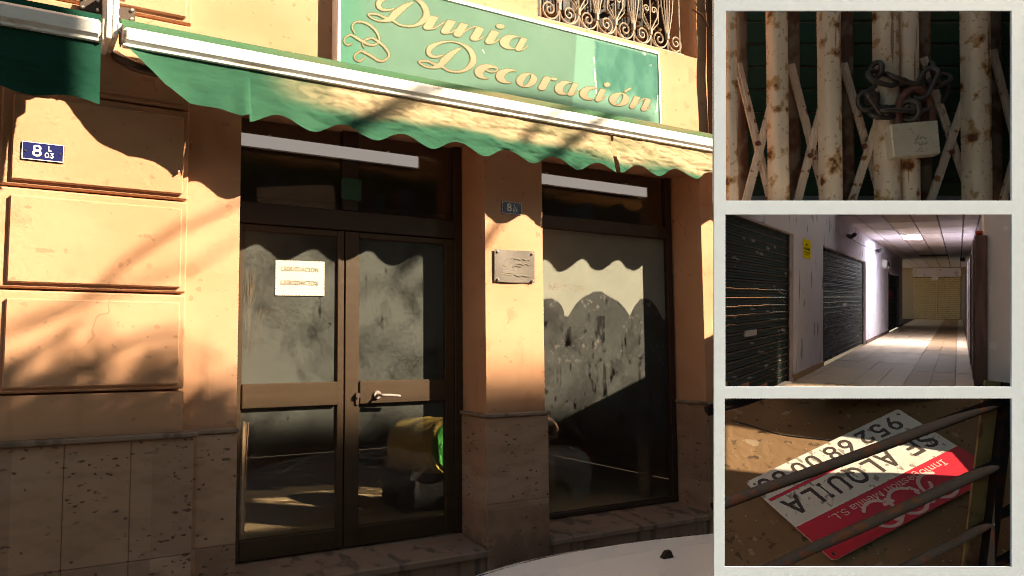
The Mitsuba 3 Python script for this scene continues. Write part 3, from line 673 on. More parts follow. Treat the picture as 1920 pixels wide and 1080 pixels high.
# withered plant behind the grille
r3 = np.random.default_rng(5)
lv = []
for i in range(150):
    c = V(r3.uniform(3.36, 4.72), r3.uniform(.10, .26), r3.uniform(3.97, 4.5)); a, b2 = r3.uniform(.02, .045), r3.uniform(.012, .026)
    n_ = 7; t = np.linspace(0, 2 * math.pi, n_, endpoint=False)
    pts = np.stack([a * np.cos(t), 0.25 * b2 * np.sin(2 * t), b2 * np.sin(t)], 1)
    M = trimesh.transformations.random_rotation_matrix(r3.random(3))[:3, :3]
    pts = pts @ M.T + c
    v = np.vstack([pts, c]); lv.append(trimesh.Trimesh(v, [[i_, (i_ + 1) % n_, n_] for i_ in range(n_)], process=False))
pk = thing('withered_plant', 'withered brown climbing plant behind the iron window grille', 'plant')
part(pk, 'leaves', cat_(*lv), 'mat_dry_leaf', stuff=True)
part(pk, 'stem', tube(curve([[3.4, .2, 3.97], [3.8, .22, 4.2], [4.3, .2, 4.1], [4.7, .2, 4.5]], 30), .008, 6), 'mat_bark', smooth=True)
# dark branching strip at the right
tk = thing('dark_branching_strip', 'dark upright strip with thin dark branches on the ochre wall, far right above the awning', 'climbing plant')
part(tk, 'trunk', tube(curve([[5.03, -.055, 3.12], [5.04, -.055, 3.5], [5.035, -.06, 3.85], [5.055, -.055, 4.3], [5.05, -.06, 5.6]], 40), .040, 10), 'mat_bark', smooth=True)
for a, b, c, r in (((5.02, 4.20), (4.93, 4.30), (4.83, 4.325), .012), ((5.03, 4.36), (4.99, 4.42), (4.95, 4.40), .005), ((4.99, 4.41), (4.95, 4.47), (4.90, 4.50), .004), ((5.02, 4.30), (4.97, 4.38), (4.96, 4.5), .004), ((4.90, 4.31), (4.87, 4.38), (4.85, 4.45), .004)):
    part(tk, 'twig', tube(curve([[a[0], -.055, a[1]], [b[0], -.06, b[1]], [c[0], -.06, c[1]]], 12), np.linspace(r, r * .5, 12), 6), 'mat_bark', smooth=True)

# ================================================================== out of view: houses and a tree, shaped to shade the front
for name, x0, x1, top, lab in (('unseen_opposite_building', 15.4, 40.0, 15.5, 'unseen tall plain apartment house across the street, to the right, shaped to shade the lower front'), ('unseen_opposite_building', -26.0, 13.7, 9.0, 'unseen long lower house across the street, to the left, sized for sky light and dark reflections')):
    k = thing(name, lab, 'building')
    fp = Polygon([(x0, -15), (x1, -15), (x1, -25), (x0 + (10 if x0 > 0 else 0), -25)])
    m = trimesh.creation.extrude_polygon(fp, top - ROAD, engine='earcut'); m.apply_translation([0, 0, ROAD])
    part(k, 'wall', m, 'mat_opposite')
    part(k, 'unseen_eaves', bx(x0 + (-.75 if x0 > 0 else 0), x1, -15.3 if x0 > 0 else -15.0, -14.9, top - 1.6 if x0 > 0 else top - .35, top + .05), 'mat_opposite')  # unseen overhang shapes the shade on the front and leaves the yard sunlit
    for zz in np.arange(2.2, top - 2, 3.1):
        for xx in np.arange(x0 + 1.5, x1 - 2, 3.4):
            part(k, 'window', bx(xx, xx + 1.2, -14.998, -14.96, zz, zz + 1.6), 'mat_window_dark')
TR = thing('street_tree', 'bare street tree behind the photographer casting branch shadows on the front', 'tree')
tx, ty = 5.37, -5.8
part(TR, 'trunk', tube(curve([[tx, ty, ROAD - .1], [tx + .02, ty, 3], [tx + .0, ty, 6], [tx - .0, ty, 7.0], [tx - .0, ty, 8.2], [tx - .0, ty, 9.2]], 30), np.interp(np.linspace(-.5, 9.6, 30), [0, 6.6, 7.3, 8.9, 9.6], [.13, .10, .17, .17, .10]), 14), 'mat_bark', smooth=True)  # unseen trunk, swollen high up to shade the left awning
def on_sun(p, t): return V(*p) + SUN * t
def branch(pts, t, r, mid=()):
    q = [on_sun(p, t) for p in pts]
    c = curve(q, 30); part(TR, 'branch', tube(c, np.linspace(r, r * .6, len(c)), 8), 'mat_bark', smooth=True)
Tt = 5.5
branch([(-.05, 0, 1.60), (.228, 0, 1.743), (.424, 0, 1.941), (.797, 0, 2.221), (1.104, 0, 2.40), (1.7, .1, 2.75)], Tt, .024)
branch([(-.3, 0, 1.50), (.10, 0, 1.68), (.40, 0, 1.80), (.80, 0, 1.98), (1.15, 0, 2.22)], Tt + .8, .018)
branch([(-.3, 0, 1.30), (-.045, 0, 1.44), (.09, 0, 1.542), (.255, 0, 1.662)], Tt, .022)
branch([(.0, 0, 1.22), (.192, 0, 1.356), (.335, 0, 1.473), (.513, 0, 1.553), (.80, 0, 1.62)], Tt, .024)
branch([(.10, 0, 1.30), (.12, 0, 1.45), (.16, 0, 1.60)], Tt - .3, .022)
branch([(.55, 0, 1.25), (.62, 0, 1.45), (.80, 0, 1.56), (1.0, 0, 1.50)], Tt + .5, .02)
branch([(1.60, -.34, 2.78), (1.71, -.34, 2.84), (1.96, -.34, 2.985), (2.30, -.34, 3.18), (2.75, -.2, 3.25)], Tt, .045)
branch([(2.88, -.34, 2.90), (2.96, -.34, 3.00), (3.22, -.34, 3.18), (3.6, -.2, 3.27)], Tt, .035)
branch([(2.95, -.34, 2.72), (3.08, -.34, 2.81), (3.42, -.34, 3.06), (3.9, -.1, 3.29), (4.3, -.1, 3.32)], Tt, .045)
branch([(2.6, -.09, 3.22), (2.9, -.09, 3.27), (3.4, -.09, 3.30), (3.95, -.09, 3.31)], Tt, .05)
branch([(2.78, 0, 2.25), (2.86, 0, 2.36), (2.95, 0, 2.45)], Tt, .035)
tw = []
r4 = np.random.default_rng(11)
for i in range(110):           # thin twigs and the last leaves
    p = on_sun((r4.uniform(-.25, 1.15), 0, r4.normal(1.32, .09)), Tt + r4.uniform(-1, 2))
    d = V(*r4.normal(size=3)); d /= np.linalg.norm(d)
    if i % 3: tw.append(tube([p - d * .09, p, p + d * .09], [.012, .016, .006], 5))
    else:
        e = np.cross(d, [0.3, .5, .8]); e /= np.linalg.norm(e)
        tw.append(trimesh.Trimesh([p - d * .06, p + e * .04, p + d * .06, p - e * .04], [[0, 1, 2], [0, 2, 3]], process=False))
part(TR, 'twigs', cat_(*tw), 'mat_bark', stuff=True)
# ================================================================== made up display wall framing three separate places: local metres (a right, b up, c back)
CAB_O, CAB_YAW, CAB_LEAN = V(0.9403, -2.3412, 1.7493), math.radians(28.13), math.radians(4.28)
ca = V(math.cos(CAB_YAW), -math.sin(CAB_YAW), 0)
cc = V(math.sin(CAB_YAW) * math.cos(CAB_LEAN), math.cos(CAB_YAW) * math.cos(CAB_LEAN), math.sin(CAB_LEAN))
cb = np.cross(ca, cc)
CAB = np.eye(4); CAB[:3, 0], CAB[:3, 1], CAB[:3, 2], CAB[:3, 3] = ca, cb, cc, CAB_O
def cab(m):
    m = m.copy(); m.apply_transform(CAB)
    if m.is_watertight and m.volume < 0: m.invert()
    return m
def cabp(p): return CAB_O + ca * p[0] + cb * p[1] + cc * p[2]

scene['mat_cabinet'] = prin(P(lambda p, n, uv: mix((0.55, 0.66, 0.82), (0.535, 0.645, 0.80), fbm(p.x * 6, p.y * 6, p.z * 6, 3))), 0.55, spec=0.3)
scene['mat_cabinet_inside'] = two({'type': 'diffuse', 'reflectance': rgb(0.30, 0.30, 0.30)})
scene['mat_cabinet_dark'] = two({'type': 'diffuse', 'reflectance': rgb(0.05, 0.05, 0.055)})
def rust_col(p, n, uv):
    q = p.x * 0.88 - p.y * 0.47
    w = mix((0.88, 0.69, 0.52), (0.76, 0.56, 0.40), fbm(q * 25, 0.0, p.z * 9, 3))
    side = n.x * 0.88 - n.y * 0.47
    sp = fbm(q * 34, p.y * 30, p.z * 24, 4) + 0.18 * smoothstep(0.15, 0.75, side) - 0.06 + 0.10 * (fbm(q * 5, 3.0, p.z * 5, 2) - .5)
    c = mix(w, (0.50, 0.26, 0.085), 0.85 * smoothstep(0.50, 0.60, sp))
    c = mix(c, (0.17, 0.058, 0.024), smoothstep(0.61, 0.70, sp))
    pit = smoothstep(0.70, 0.76, fbm(q * 90, p.y * 80, p.z * 90, 2))
    run = smoothstep(0.72, 0.78, fbm(q * 60, 7.0, p.z * 3.2, 3))
    return mix(c, (0.22, 0.07, 0.03), dr.maximum(0.7 * run, 0.4 * pit))
scene['mat_rusty_white'] = prin(P(rust_col), 0.5, spec=0.3)
scene['mat_brace'] = prin(P(lambda p, n, uv: mix(mix((0.84, 0.66, 0.52), (0.68, 0.52, 0.40), fbm(p.x * 30, p.y * 30, p.z * 30, 3)), (0.33, 0.15, 0.06), smoothstep(0.64, 0.72, fbm(p.x * 50, p.y * 50, p.z * 50, 3)))), 0.5, spec=0.3)
scene['mat_rear_bar'] = prin(P(lambda p, n, uv: mix((0.22, 0.15, 0.10), (0.12, 0.045, 0.02), smoothstep(0.4, 0.65, fbm(p.x * 30, p.y * 30, p.z * 18, 3)))), 0.6)
scene['mat_chain'] = prin(P(lambda p, n, uv: mix((0.115, 0.092, 0.082), (0.06, 0.042, 0.034), fbm(p.x * 60, p.y * 60, p.z * 60, 3))), 0.45, 0.5)
scene['mat_shackle'] = prin(P(lambda p, n, uv: mix((0.24, 0.09, 0.06), (0.10, 0.032, 0.02), fbm(p.x * 130, p.y * 130, p.z * 130, 3))), 0.5, 0.3)
def brass_col(p, n, uv):
    q = p.x * 0.88 - p.y * 0.47
    c = mix((0.74, 0.62, 0.47), (0.60, 0.49, 0.36), fbm(q * 25, p.y * 20, p.z * 25, 3))
    return mix(c, (0.20, 0.15, 0.10), 0.7 * smoothstep(0.74, 0.80, fbm(q * 120, 0.0, p.z * 120, 3)))
scene['mat_padlock'] = prin(P(brass_col), 0.5, 0.1)
scene['mat_dark_green_slat'] = prin(P(lambda p, n, uv: mix((0.02, 0.10, 0.05), (0.05, 0.06, 0.035), fbm(p.x * 9, p.y * 9, p.z * 30, 3))), 0.5)

KC = thing('added_display_wall', 'pale grey freestanding added display wall with three wide openings, right of the shop front', 'display cabinet')
pan = sbox(0.8389, -1.78, 1.745, 0.845)
for x0, x1, y0, y1 in ((0.8708, 1.6488, 0.2380, 0.7547), (0.8694, 1.6488, -0.2685, 0.2003), (0.8679, 1.6488, -0.7591, -0.3004)):
    pan = pan.difference(sbox(x0, y0, x1, y1))
part(KC, 'front_panel', cab(extrude(pan, 0.006)), 'mat_cabinet')
def ray_wall(hole=None, off=0.0, th=0.012):
    """unseen right board, added to keep the sun off the openings, leaning out along a = 0.835 (c + 2)"""
    poly = sbox(0.008, -1.7, 0.66, 1.60)
    if hole is not None: poly = poly.difference(hole)
    m = extrude(poly, th); v = m.vertices.copy()
    m.vertices = np.stack([0.835 * (v[:, 0] + 2) + off + v[:, 2], v[:, 1], v[:, 0]], 1)
    if m.volume < 0: m.invert()
    return cab(m)
SUNL = V(SUN @ ca, SUN @ cb, SUN @ cc)
NEAR = lambda q: V(q[0] * .975, q[1] * .975, (q[2] + 2) * .975 - 2)
LIT = [(1.1941, -.5197, .8104), (1.3872, -.5381, .6975), (1.5688, -.5509, .599), (1.6671, -.5589, .5439), (1.8, -.571, .468), (1.8, -.632, .366), (1.7127, -.6352, .3983), (1.5535, -.6397, .4588), (1.3285, -.6571, .5258), (1.1153, -.6521, .625)]
HOLE = Polygon([(q[2] + SUNL[2] * t, q[1] + SUNL[1] * t) for q in map(NEAR, LIT) for t in [(.835 * (q[2] + 2) - q[0]) / (SUNL[0] - .835 * SUNL[2])]])  # hole in the added board, shaped to throw the sun patch below
p_t = V(.601, -.0096, .7991); p_t /= np.linalg.norm(p_t)
p_s = V(.7991, 0, -.601); p_s -= p_t * (p_s @ p_t); p_s /= np.linalg.norm(p_s)
p_o = V(.8264, -.369, 0)
STRIP = [(.17, .90), (.61, 1.23), (.61, 1.415), (.17, 1.085)]  # unseen floor strip, sunlit through its own hole as bounce fill
HOLE2 = Polygon([(q[2] + SUNL[2] * t, q[1] + SUNL[1] * t) for q in [p_o + p_s * a + p_t * b for a, b in STRIP] for t in [(.835 * (q[2] + 2) - q[0]) / (SUNL[0] - .835 * SUNL[2])]])
HOLE = unary_union([HOLE, HOLE2])
part(KC, 'added_shade_board', ray_wall(HOLE), 'mat_cabinet_inside')  # added out of view to block the sun, with holes for sun patches
part(KC, 'added_shade_board_skin', ray_wall(HOLE, .0125, .006), 'mat_cabinet_dark')  # dark skin added against pale reflections of the board in the glass
for a in (0.846, 1.690):
    part(KC, 'post', cab(bx(a, a + .018, -1.98, .83, .0065, .02, .002)), 'mat_cabinet')

sh = trimesh.convex.convex_hull(np.array([[a, .214 + .105 * c + o, c] for a, c in ((.872, .008), (1.665, .008), (1.0, .30), (1.665, .30)) for o in (0, .008)]))
part(KC, 'added_baffle', cab(sh), 'mat_cabinet_inside')  # added out of view to stop sun leaking into the passage
sh = trimesh.convex.convex_hull(np.array([[a, .2465 + 1.1 * (c - .301) + o, c] for a, c in ((1.003, .301), (1.88, .301), (1.02, .338), (1.90, .338)) for o in (0, .006)]))
part(KC, 'added_baffle_lip', cab(sh), 'mat_cabinet_inside')  # closes the gap behind the added baffle against stray sun
# ---- first opening: folding gate, chain and padlock
GT = thing('folding_gate', 'rusty white folding lattice gate behind the top opening of the display wall', 'gate')
S1 = 2.15 / FOCAL
def px(x, y, w=2.15): return V((x - 761) / FOCAL * w, (540 - y) / FOCAL * w, w - 2)
def picket(x, wpx, w=2.205, mat='mat_rusty_white', lean=4.0, name='picket', grooves=True):
    s = w / FOCAL; h = wpx * s / 2
    prof = [(-h, h * .9), (-h, -h * .25), (-h * .72, -h * .75), (-h * .3, -h * .92), (h * .3, -h * .92), (h * .72, -h * .75), (h, -h * .25), (h, h * .9)]
    m = trimesh.creation.extrude_polygon(Polygon(prof), 0.68, engine='earcut')
    v = m.vertices.copy()
    a0 = (x - 761) / FOCAL * w; b0 = 0.319 + (w - 2.205) * .12
    bb = v[:, 2] + b0 - .06
    sh = lean * s * (0.62 - bb) / .55
    m.vertices = np.stack([a0 + v[:, 0] + sh, bb, w - 2 + v[:, 1]], 1)
    if m.volume < 0: m.invert()
    return part(GT, name, cab(m), mat, smooth=40)
for x, wp in ((1371, 21), (1460, 32), (1558, 34), (1664.5, 36), (1701.5, 36), (1833, 39)):
    picket(x, wp)
for x, wp in ((1391, 20), (1486, 25), (1586, 25), (1731, 24), (1863, 24)):
    picket(x, wp, 2.28, 'mat_rear_bar', 3.0, 'rear_picket')
def cr(x, y): return (1340 + x / 2.769, y / 2.769)
def brace(p, q, wpx, w, ):
    A, B2 = px(*cr(*p), w), px(*cr(*q), w)
    d = (B2 - A); d /= np.linalg.norm(d)
    n = np.cross(d, [0, 0, 1.]); s = wpx * w / FOCAL / 2
    pr = [(-s, 0), (s, 0), (s, .006), (s * .45, .006), (s * .3, .010), (-s * .3, .010), (-s * .45, .006), (-s, .006)]
    L = np.linalg.norm(B2 - A)
    m = trimesh.creation.extrude_polygon(Polygon(pr), L, engine='earcut')
    v = m.vertices.copy()
    m.vertices = A + v[:, :1] * n + v[:, 1:2] * V(0, 0, -1) + v[:, 2:3] * d
    if m.volume < 0: m.invert()
    return part(GT, 'brace', cab(m), 'mat_brace')
W1, W2 = 2.237, 2.253
for p, q in (((118, 330), (300, 1090)), ((392, 335), (585, 1090)), ((664, 330), (878, 1090)), ((1438, 260), (1600, 900)), ((1080, 300), (1352, 1100))):
    brace(p, q, 14, W2)
for p, q in (((312, 470), (148, 1090)), ((585, 440), (415, 1090)), ((868, 560), (690, 1100)), ((1335, 400), (1095, 1110)), ((1570, 760), (1480, 1090))):
    brace(p, q, 14.5, W1)
for p in ((495, 808), (222, 745), (775, 760), (1228, 790)):
    A = px(*cr(*p), W1 - .012); part(GT, 'rivet', cab(tube([A, A - V(0, 0, .006), A - V(0, 0, .008)], [.008, .008, .004], 10)), 'mat_shackle', smooth=40)
RS = thing('rolling_shutter', 'dark green slatted rolling shutter behind the folding gate', 'shutter')
for i in range(11):
    y0 = 0.164 + i * 0.072
    part(RS, 'slat', cab(bx(.985, 1.945, y0 + .11, y0 + .1785, .34, .352, .005)), 'mat_dark_green_slat')
    part(RS, 'slat_joint', cab(bx(.985, 1.945, y0 + .1785, y0 + .1815, .3455, .35)), 'mat_rear_bar')
part(RS, 'backing', cab(bx(.985, 1.945, .272, .93, .355, .362)), 'mat_cabinet')  # pale back added to bounce light into the passage
# chain
CH = thing('chain', 'heavy brown steel chain wound round the middle bars of the folding gate', 'chain')
def ck(x, y): return (1560 + x / 4.5, 80 + y / 4.5)
def link(cx, cy, w, L, Wd, ang, tilt, r=11.0):
    """stadium link: centre px, length and width px of the crop, angle in the picture, tilt out of it"""
    s = w / FOCAL / 4.5
    h, q = (L - Wd) / 2 * s, Wd / 2 * s
    t = np.linspace(-math.pi / 2, math.pi / 2, 9)
    pts = [(h + q * math.cos(a), q * math.sin(a), 0) for a in t] + [(-h - q * math.cos(a), -q * math.sin(a), 0) for a in t]
    pts = np.array(pts)
    R = rot([0, 0, 1], ang) @ rot([1, 0, 0], tilt)
    pts = pts @ R[:3, :3].T + px(*ck(cx, cy), w)
    return part(CH, 'link', cab(tube(pts, r * w / FOCAL * 1.0 * .44, 9, closed=True)), 'mat_chain', smooth=True)
for a in ((372, 232, 2.183, 130, 105, 85, 72), (420, 300, 2.166, 250, 125, -14, 28), (590, 312, 2.168, 260, 120, -20, 62), (790, 345, 2.153, 290, 105, 62, 35), (865, 262, 2.198, 190, 110, -72, 60), (905, 320, 2.228, 170, 105, 30, 40),
          (350, 440, 2.218, 150, 100, 70, 55), (300, 490, 2.178, 160, 130, 100, 25), (350, 520, 2.163, 220, 100, -55, 60), (420, 605, 2.168, 190, 110, 0, 50), (455, 540, 2.188, 170, 90, 0, 70), (545, 575, 2.153, 300, 105, -1, 80),
          (655, 575, 2.143, 165, 130, 95, 40), (730, 560, 2.168, 190, 120, 20, 60), (900, 430, 2.258, 180, 110, 70, 50), (640, 370, 2.193, 190, 90, -15, 70)):
    link(*a)
PD = thing('padlock', 'worn brass padlock with rusty shackle hanging from the chain on the folding gate', 'padlock')
w = 2.130
def pk_(x, y, ww=w): return px(*ck(x, y), ww)
f0, f1, f2, f3 = pk_(490, 690), pk_(888, 655), pk_(914, 934), pk_(520, 966)
bk_ = V(.016, -.001, .052)
body = trimesh.convex.convex_hull(np.array([q + o for q in (f0, f1, f2, f3) for o in (V(0, 0, 0), bk_)] + [0.97 * q + 0.03 * (f0 + f2) / 2 + V(0, 0, -.003) for q in (f0, f1, f2, f3)]))
part(PD, 'body', cab(body), 'mat_padlock')
sc = curve([pk_(560, 700, 2.155), pk_(562, 600, 2.155), pk_(590, 470, 2.155), pk_(690, 395, 2.155), pk_(790, 450, 2.155), pk_(835, 570, 2.155), pk_(842, 690, 2.155)], 40)
part(PD, 'shackle', cab(tube(sc, .0118, 12)), 'mat_shackle', smooth=True)
def on_body(m2):
    """sheet in (x, y) of body-face units -> the padlock's front face"""
    v = m2.vertices
    u = (f1 - f0); vv = (f3 - f0)
    m2 = m2.copy(); m2.vertices = f0 + v[:, :1] * u + v[:, 1:2] * vv - v[:, 2:3] * V(0, 0, 1) + V(0, 0, -.0032)
    return cab(m2)
eng = [stroke([(x + .025 * math.cos(a) , y + .05 * math.sin(a), .010) for a in np.linspace(a0, a1, 8)], 14) for x, y, a0, a1 in ((.48, .50, 0, 4), (.55, .48, 1, 5), (.62, .50, 2, 6), (.69, .49, 0, 3.5), (.50, .66, 3, 6), (.57, .67, 0, 4), (.64, .65, 1, 5.5), (.70, .67, 2, 5), (.52, .82, 0, 3), (.60, .83, 2, 5))]
eng += [stroke([(.44, .90, .008), (.6, .905, .008), (.68, .90, .006)], 8)]
part(PD, 'worn_engraving', on_body(extrude(unary_union(eng), .0004)), 'mat_chain')

# ---- second opening: the shuttered passage. local: s from the left wall, h from the floor, t along it
pa_, ph_ = V(.601, -.0096, .7991), None
pa_ /= np.linalg.norm(pa_)
ps_ = V(.7991, 0, -.601); ps_ -= pa_ * (ps_ @ pa_); ps_ /= np.linalg.norm(ps_)
ph_ = np.cross(pa_, ps_)
if ph_[1] < 0: ph_ = -ph_
PAS = np.eye(4); PAS[:3, 0], PAS[:3, 1], PAS[:3, 2], PAS[:3, 3] = ps_, ph_, pa_, V(.8264, -.369, 0)
def pas(m):
    m = m.copy(); m.apply_transform(PAS); m.apply_transform(CAB)
    if m.is_watertight and m.volume < 0: m.invert()
    return m
def wall_noise(p): return fbm(p.x * 5, p.y * 5, p.z * 5, 4)
scene['mat_lilac'] = two({'type': 'bumpmap', 'arbitrary': P(lambda p, n, uv: fbm(p.x * 60, p.y * 60, p.z * 60, 3)), 'scale': 0.0012, 'bsdf': {'type': 'diffuse', 'reflectance': P(lambda p, n, uv: mix(mix((0.77, 0.75, 0.85), (0.70, 0.69, 0.79), wall_noise(p)), (0.20, 0.18, 0.19), 0.7 * smoothstep(0.64, 0.75, fbm(p.x * 22, p.y * 22, p.z * 9, 3))))}})
scene['mat_pillar'] = two({'type': 'diffuse', 'reflectance': P(lambda p, n, uv: mix(mix((0.82, 0.76, 0.77), (0.74, 0.68, 0.69), wall_noise(p)), (0.88, 0.86, 0.84), smoothstep(0.70, 0.74, fbm(p.x * 30, p.y * 30, p.z * 22, 3))))})
def slat_col(p, n, uv):
    c = mix((0.012, 0.026, 0.026), (0.022, 0.036, 0.034), fbm(p.x * 10, p.y * 10, p.z * 30, 3))
    return mix(c, (0.25, 0.24, 0.24), smoothstep(0.72, 0.76, fbm(p.x * 9, p.y * 9, p.z * 60, 3)))
scene['mat_shutter_slat'] = prin(P(slat_col), 0.7, spec=0.15)
scene['mat_slat_lip'] = prin(P(lambda p, n, uv: mix((0.15, 0.12, 0.11), (0.07, 0.06, 0.056), fbm(p.x * 20, p.y * 20, p.z * 20, 2))), 0.7, spec=0.15)
scene['mat_cream_slat'] = prin((0.62, 0.50, 0.28), 0.6)
scene['mat_end_wall'] = two({'type': 'diffuse', 'reflectance': rgb(0.45, 0.38, 0.27)})
scene['mat_tile_light'] = prin(P(lambda p, n, uv: mix((0.70, 0.53, 0.36), (0.58, 0.44, 0.30), fbm(p.x * 9, p.y * 9, p.z * 9, 4))), 0.65, spec=0.2)
scene['mat_tile_brown'] = prin(P(lambda p, n, uv: mix((0.44, 0.28, 0.155), (0.36, 0.225, 0.125), fbm(p.x * 9, p.y * 9, p.z * 9, 4))), 0.65, spec=0.2)
scene['mat_grout'] = two({'type': 'diffuse', 'reflectance': rgb(0.12, 0.09, 0.07)})
scene['mat_ceiling_panel'] = two({'type': 'diffuse', 'reflectance': rgb(0.80, 0.76, 0.78)})
scene['mat_ceiling_panel_warm'] = two({'type': 'diffuse', 'reflectance': rgb(0.78, 0.70, 0.63)})
scene['mat_ceiling_grid'] = two({'type': 'diffuse', 'reflectance': rgb(0.20, 0.18, 0.19)})
scene['mat_maroon'] = prin(P(lambda p, n, uv: mix((0.085, 0.045, 0.042), (0.15, 0.085, 0.08), smoothstep(0.5, 0.8, fbm(p.x * 50, p.y * 50, p.z * 4, 3)))), 0.5)
scene['mat_yellow'] = two({'type': 'diffuse', 'reflectance': rgb(0.85, 0.72, 0.01)})
scene['mat_black_ink'] = two({'type': 'diffuse', 'reflectance': rgb(0.03, 0.025, 0.022)})
scene['mat_red_print'] = two({'type': 'diffuse', 'reflectance': rgb(0.40, 0.07, 0.05)})

HC, TE = 0.8025, 11.9
def flat(poly, h0, h1):
    m = extrude(poly, h1 - h0); v = m.vertices.copy(); m.vertices = np.stack([v[:, 0], h0 + v[:, 2], v[:, 1]], 1)
    if m.volume < 0: m.invert()
    return m
FRONT = Polygon([(.001, .965), (.15, 1.078), (.15, .878), (.63, 1.239), (.63, 1.439), (.80, .965 + .752 * .80), (.80, 20), (.001, 20)])  # front edge juts out unseen, added to bounce sunlight inside
struct('passage_floor', pas(cat_(flat(FRONT.intersection(sbox(0.002, 0, .80, 8.5)), -.02, -.005), bx(-.30, .80, -.02, -.004, 8.501, TE))), 'mat_grout')
sx_ = [0.002, .037, .119, .2014, .284, .366, .449, .531, .592]
r6 = np.random.default_rng(2)
for i, (a, b) in enumerate(zip(sx_[:-1], sx_[1:])):
    t = 0.42
    while t < TE - .02:
        t1 = min(t + .42, TE - .005)
        tp = FRONT.intersection(sbox(a + .0010, t + .005, b - .0010, t1 - .005))
        if not tp.is_empty and tp.area > 1e-5:
            k = numbered('passage_floor__tile')
            dz = r6.uniform(-.0012, .0008)
            scene[k] = mikit.ply(pas(flat(tp, -.0045, dz)), 'mat_tile_brown' if i in (5, 6) else 'mat_tile_light')
        t = t1
def lw(poly, s0, s1):
    """left-wall polygon in (t, h), from s0 to s1"""
    m = extrude(poly, s1 - s0); v = m.vertices.copy()
    m.vertices = np.stack([s0 + v[:, 2], v[:, 1], v[:, 0]], 1)
    if m.volume < 0: m.invert()
    return pas(m)
LWALL = Polygon([(.18, -.004), (8.58, -.004), (8.58, HC + .012), (2.5, HC + .012), (.18, .602)])
for t0, t1, h1 in ((-.1, 1.271, .602), (2.09, 4.212, .602), (6.345, 7.93, .585)):
    LWALL = LWALL.difference(sbox(t0, -.1, t1, h1))
struct('passage_wall', lw(LWALL, -.028, 0.0), 'mat_lilac')
struct('passage_wall', pas(bx(-.40, .80, -.004, HC + .012, TE + .001, TE + .05)), 'mat_end_wall')
struct('passage_wall', pas(bx(-.40, -.029, -.004, HC + .012, 8.50, 8.58)), 'mat_lilac')
struct('passage_wall', pas(bx(.640, .70, -.05, HC + .012, 1.95, TE)), 'mat_lilac')
for t0, t1 in ((1.271, 2.09), (4.212, 6.345), (7.93, 8.58)):
    k = numbered('passage_wall__skirting'); scene[k] = mikit.ply(pas(bx(0.0005, .005, 0, .026, t0, t1, .001)), 'mat_maroon' if t0 > 2 else 'mat_tile_brown')
k = thing('wall_pillar', 'whitish plastered pillar end at the right side of the passage', 'pillar')
part(k, 'shaft', pas(bx(.6204, .722, -.03, 1.05, 1.59, 1.94, .002)), 'mat_pillar')
# ceiling
struct('passage_ceiling', pas(cat_(bx(0.001, .64, HC + .004, HC + .012, 2.52, 8.5), bx(-.34, .64, HC + .004, HC + .012, 8.501, TE))), 'mat_ceiling_grid')
cs = [-.34, -.125, -.002, .077, .199, .324, .4455, .565, .638]
t = 2.70
row = 0
while t < TE:
    t1 = min(t + .54, TE)
    for i, (a, b) in enumerate(zip(cs[:-1], cs[1:])):
        if b <= 0 and t < 8.6: continue
        if i == 4 and 4.2 < t < 4.5: continue
        if i in (4, 5) and row in (9,): continue
        k = numbered('passage_ceiling__ceiling_panel')
        scene[k] = mikit.ply(pas(bx(a + .0042, b - .0042, HC - .003, HC + .0035, t + .012, t1 - .012)), 'mat_ceiling_panel_warm' if i in (4, 5) else 'mat_ceiling_panel')
    t = t1; row += 1
LP = thing('ceiling_lamp', 'bright square ceiling lamp panel in the passage', 'lamp')
part(LP, 'frame', pas(cat_(bx(.2022, .3208, HC - .008, HC + .003, 4.326, 4.332), bx(.2022, .3208, HC - .008, HC + .003, 4.848, 4.854), bx(.2022, .2052, HC - .008, HC + .003, 4.332, 4.848), bx(.3178, .3208, HC - .008, HC + .003, 4.332, 4.848))), 'mat_white_paint')
scene[LP + '__diffuser'] = {**mikit.ply(pas(bx(.2055, .3175, HC - .006, HC + .002, 4.3325, 4.8475)), 'mat_lamp'), 'emitter': {'type': 'area', 'radiance': rgb(6.5, 6.6, 7.1)}}
# roller shutters
def shutter(t0, t1, h1, label, pitch, s=-.024, handle=None):
    k = thing('roller_shutter', label, 'roller shutter', 'black green roller shutters of the passage')
    n = int(h1 / pitch) + 1
    for i in range(n):
        a = i * pitch + .001
        if a > h1: break
        b = min(a + pitch - .0008, h1)
        prof = [(s, a), (s + .004, a + pitch * .12), (s + .002, a + pitch * .32), (s + .004, a + pitch * .5), (s + .002, a + pitch * .68), (s + .005, a + pitch * .84), (s - .004, a + pitch * .84), (s - .004, a)]
        ta = max(t0, (.0985 - a) / .0975 - .10)
        m = trimesh.creation.extrude_polygon(Polygon(prof), t1 - ta, engine='earcut'); m.apply_translation([0, 0, ta])
        kk = part(k, 'slat', pas(m), 'mat_shutter_slat')
        m = bx(s - .004, s + .0065, a + pitch * .842, a + pitch * .97, ta, t1)
        k3 = numbered(kk + '__lip'); scene[k3] = mikit.ply(pas(m), 'mat_slat_lip')
    if handle:
        part(k, 'lock_plate', pas(bx(s + .004, s + .0085, handle[1], handle[1] + .020, handle[0], handle[0] + handle[2], .001)), 'mat_flake')
    part(k, 'guide', pas(cat_(bx(s - .004, s + .010, 0, h1, t1 + .0005, t1 + .02))), 'mat_brown_frame')
    return k
shutter(.20, 1.245, .600, 'large black green roller shutter nearest the front of the passage, white lock plate low down', .0286, handle=(.49, .213, .17))
shutter(2.095, 4.185, .600, 'second black green roller shutter further along the passage, beyond the yellow notice', .0286, handle=(3.03, .285, .17))
dk = thing('passage_door', 'narrow black door with a small red notice at the far end of the left wall', 'door')
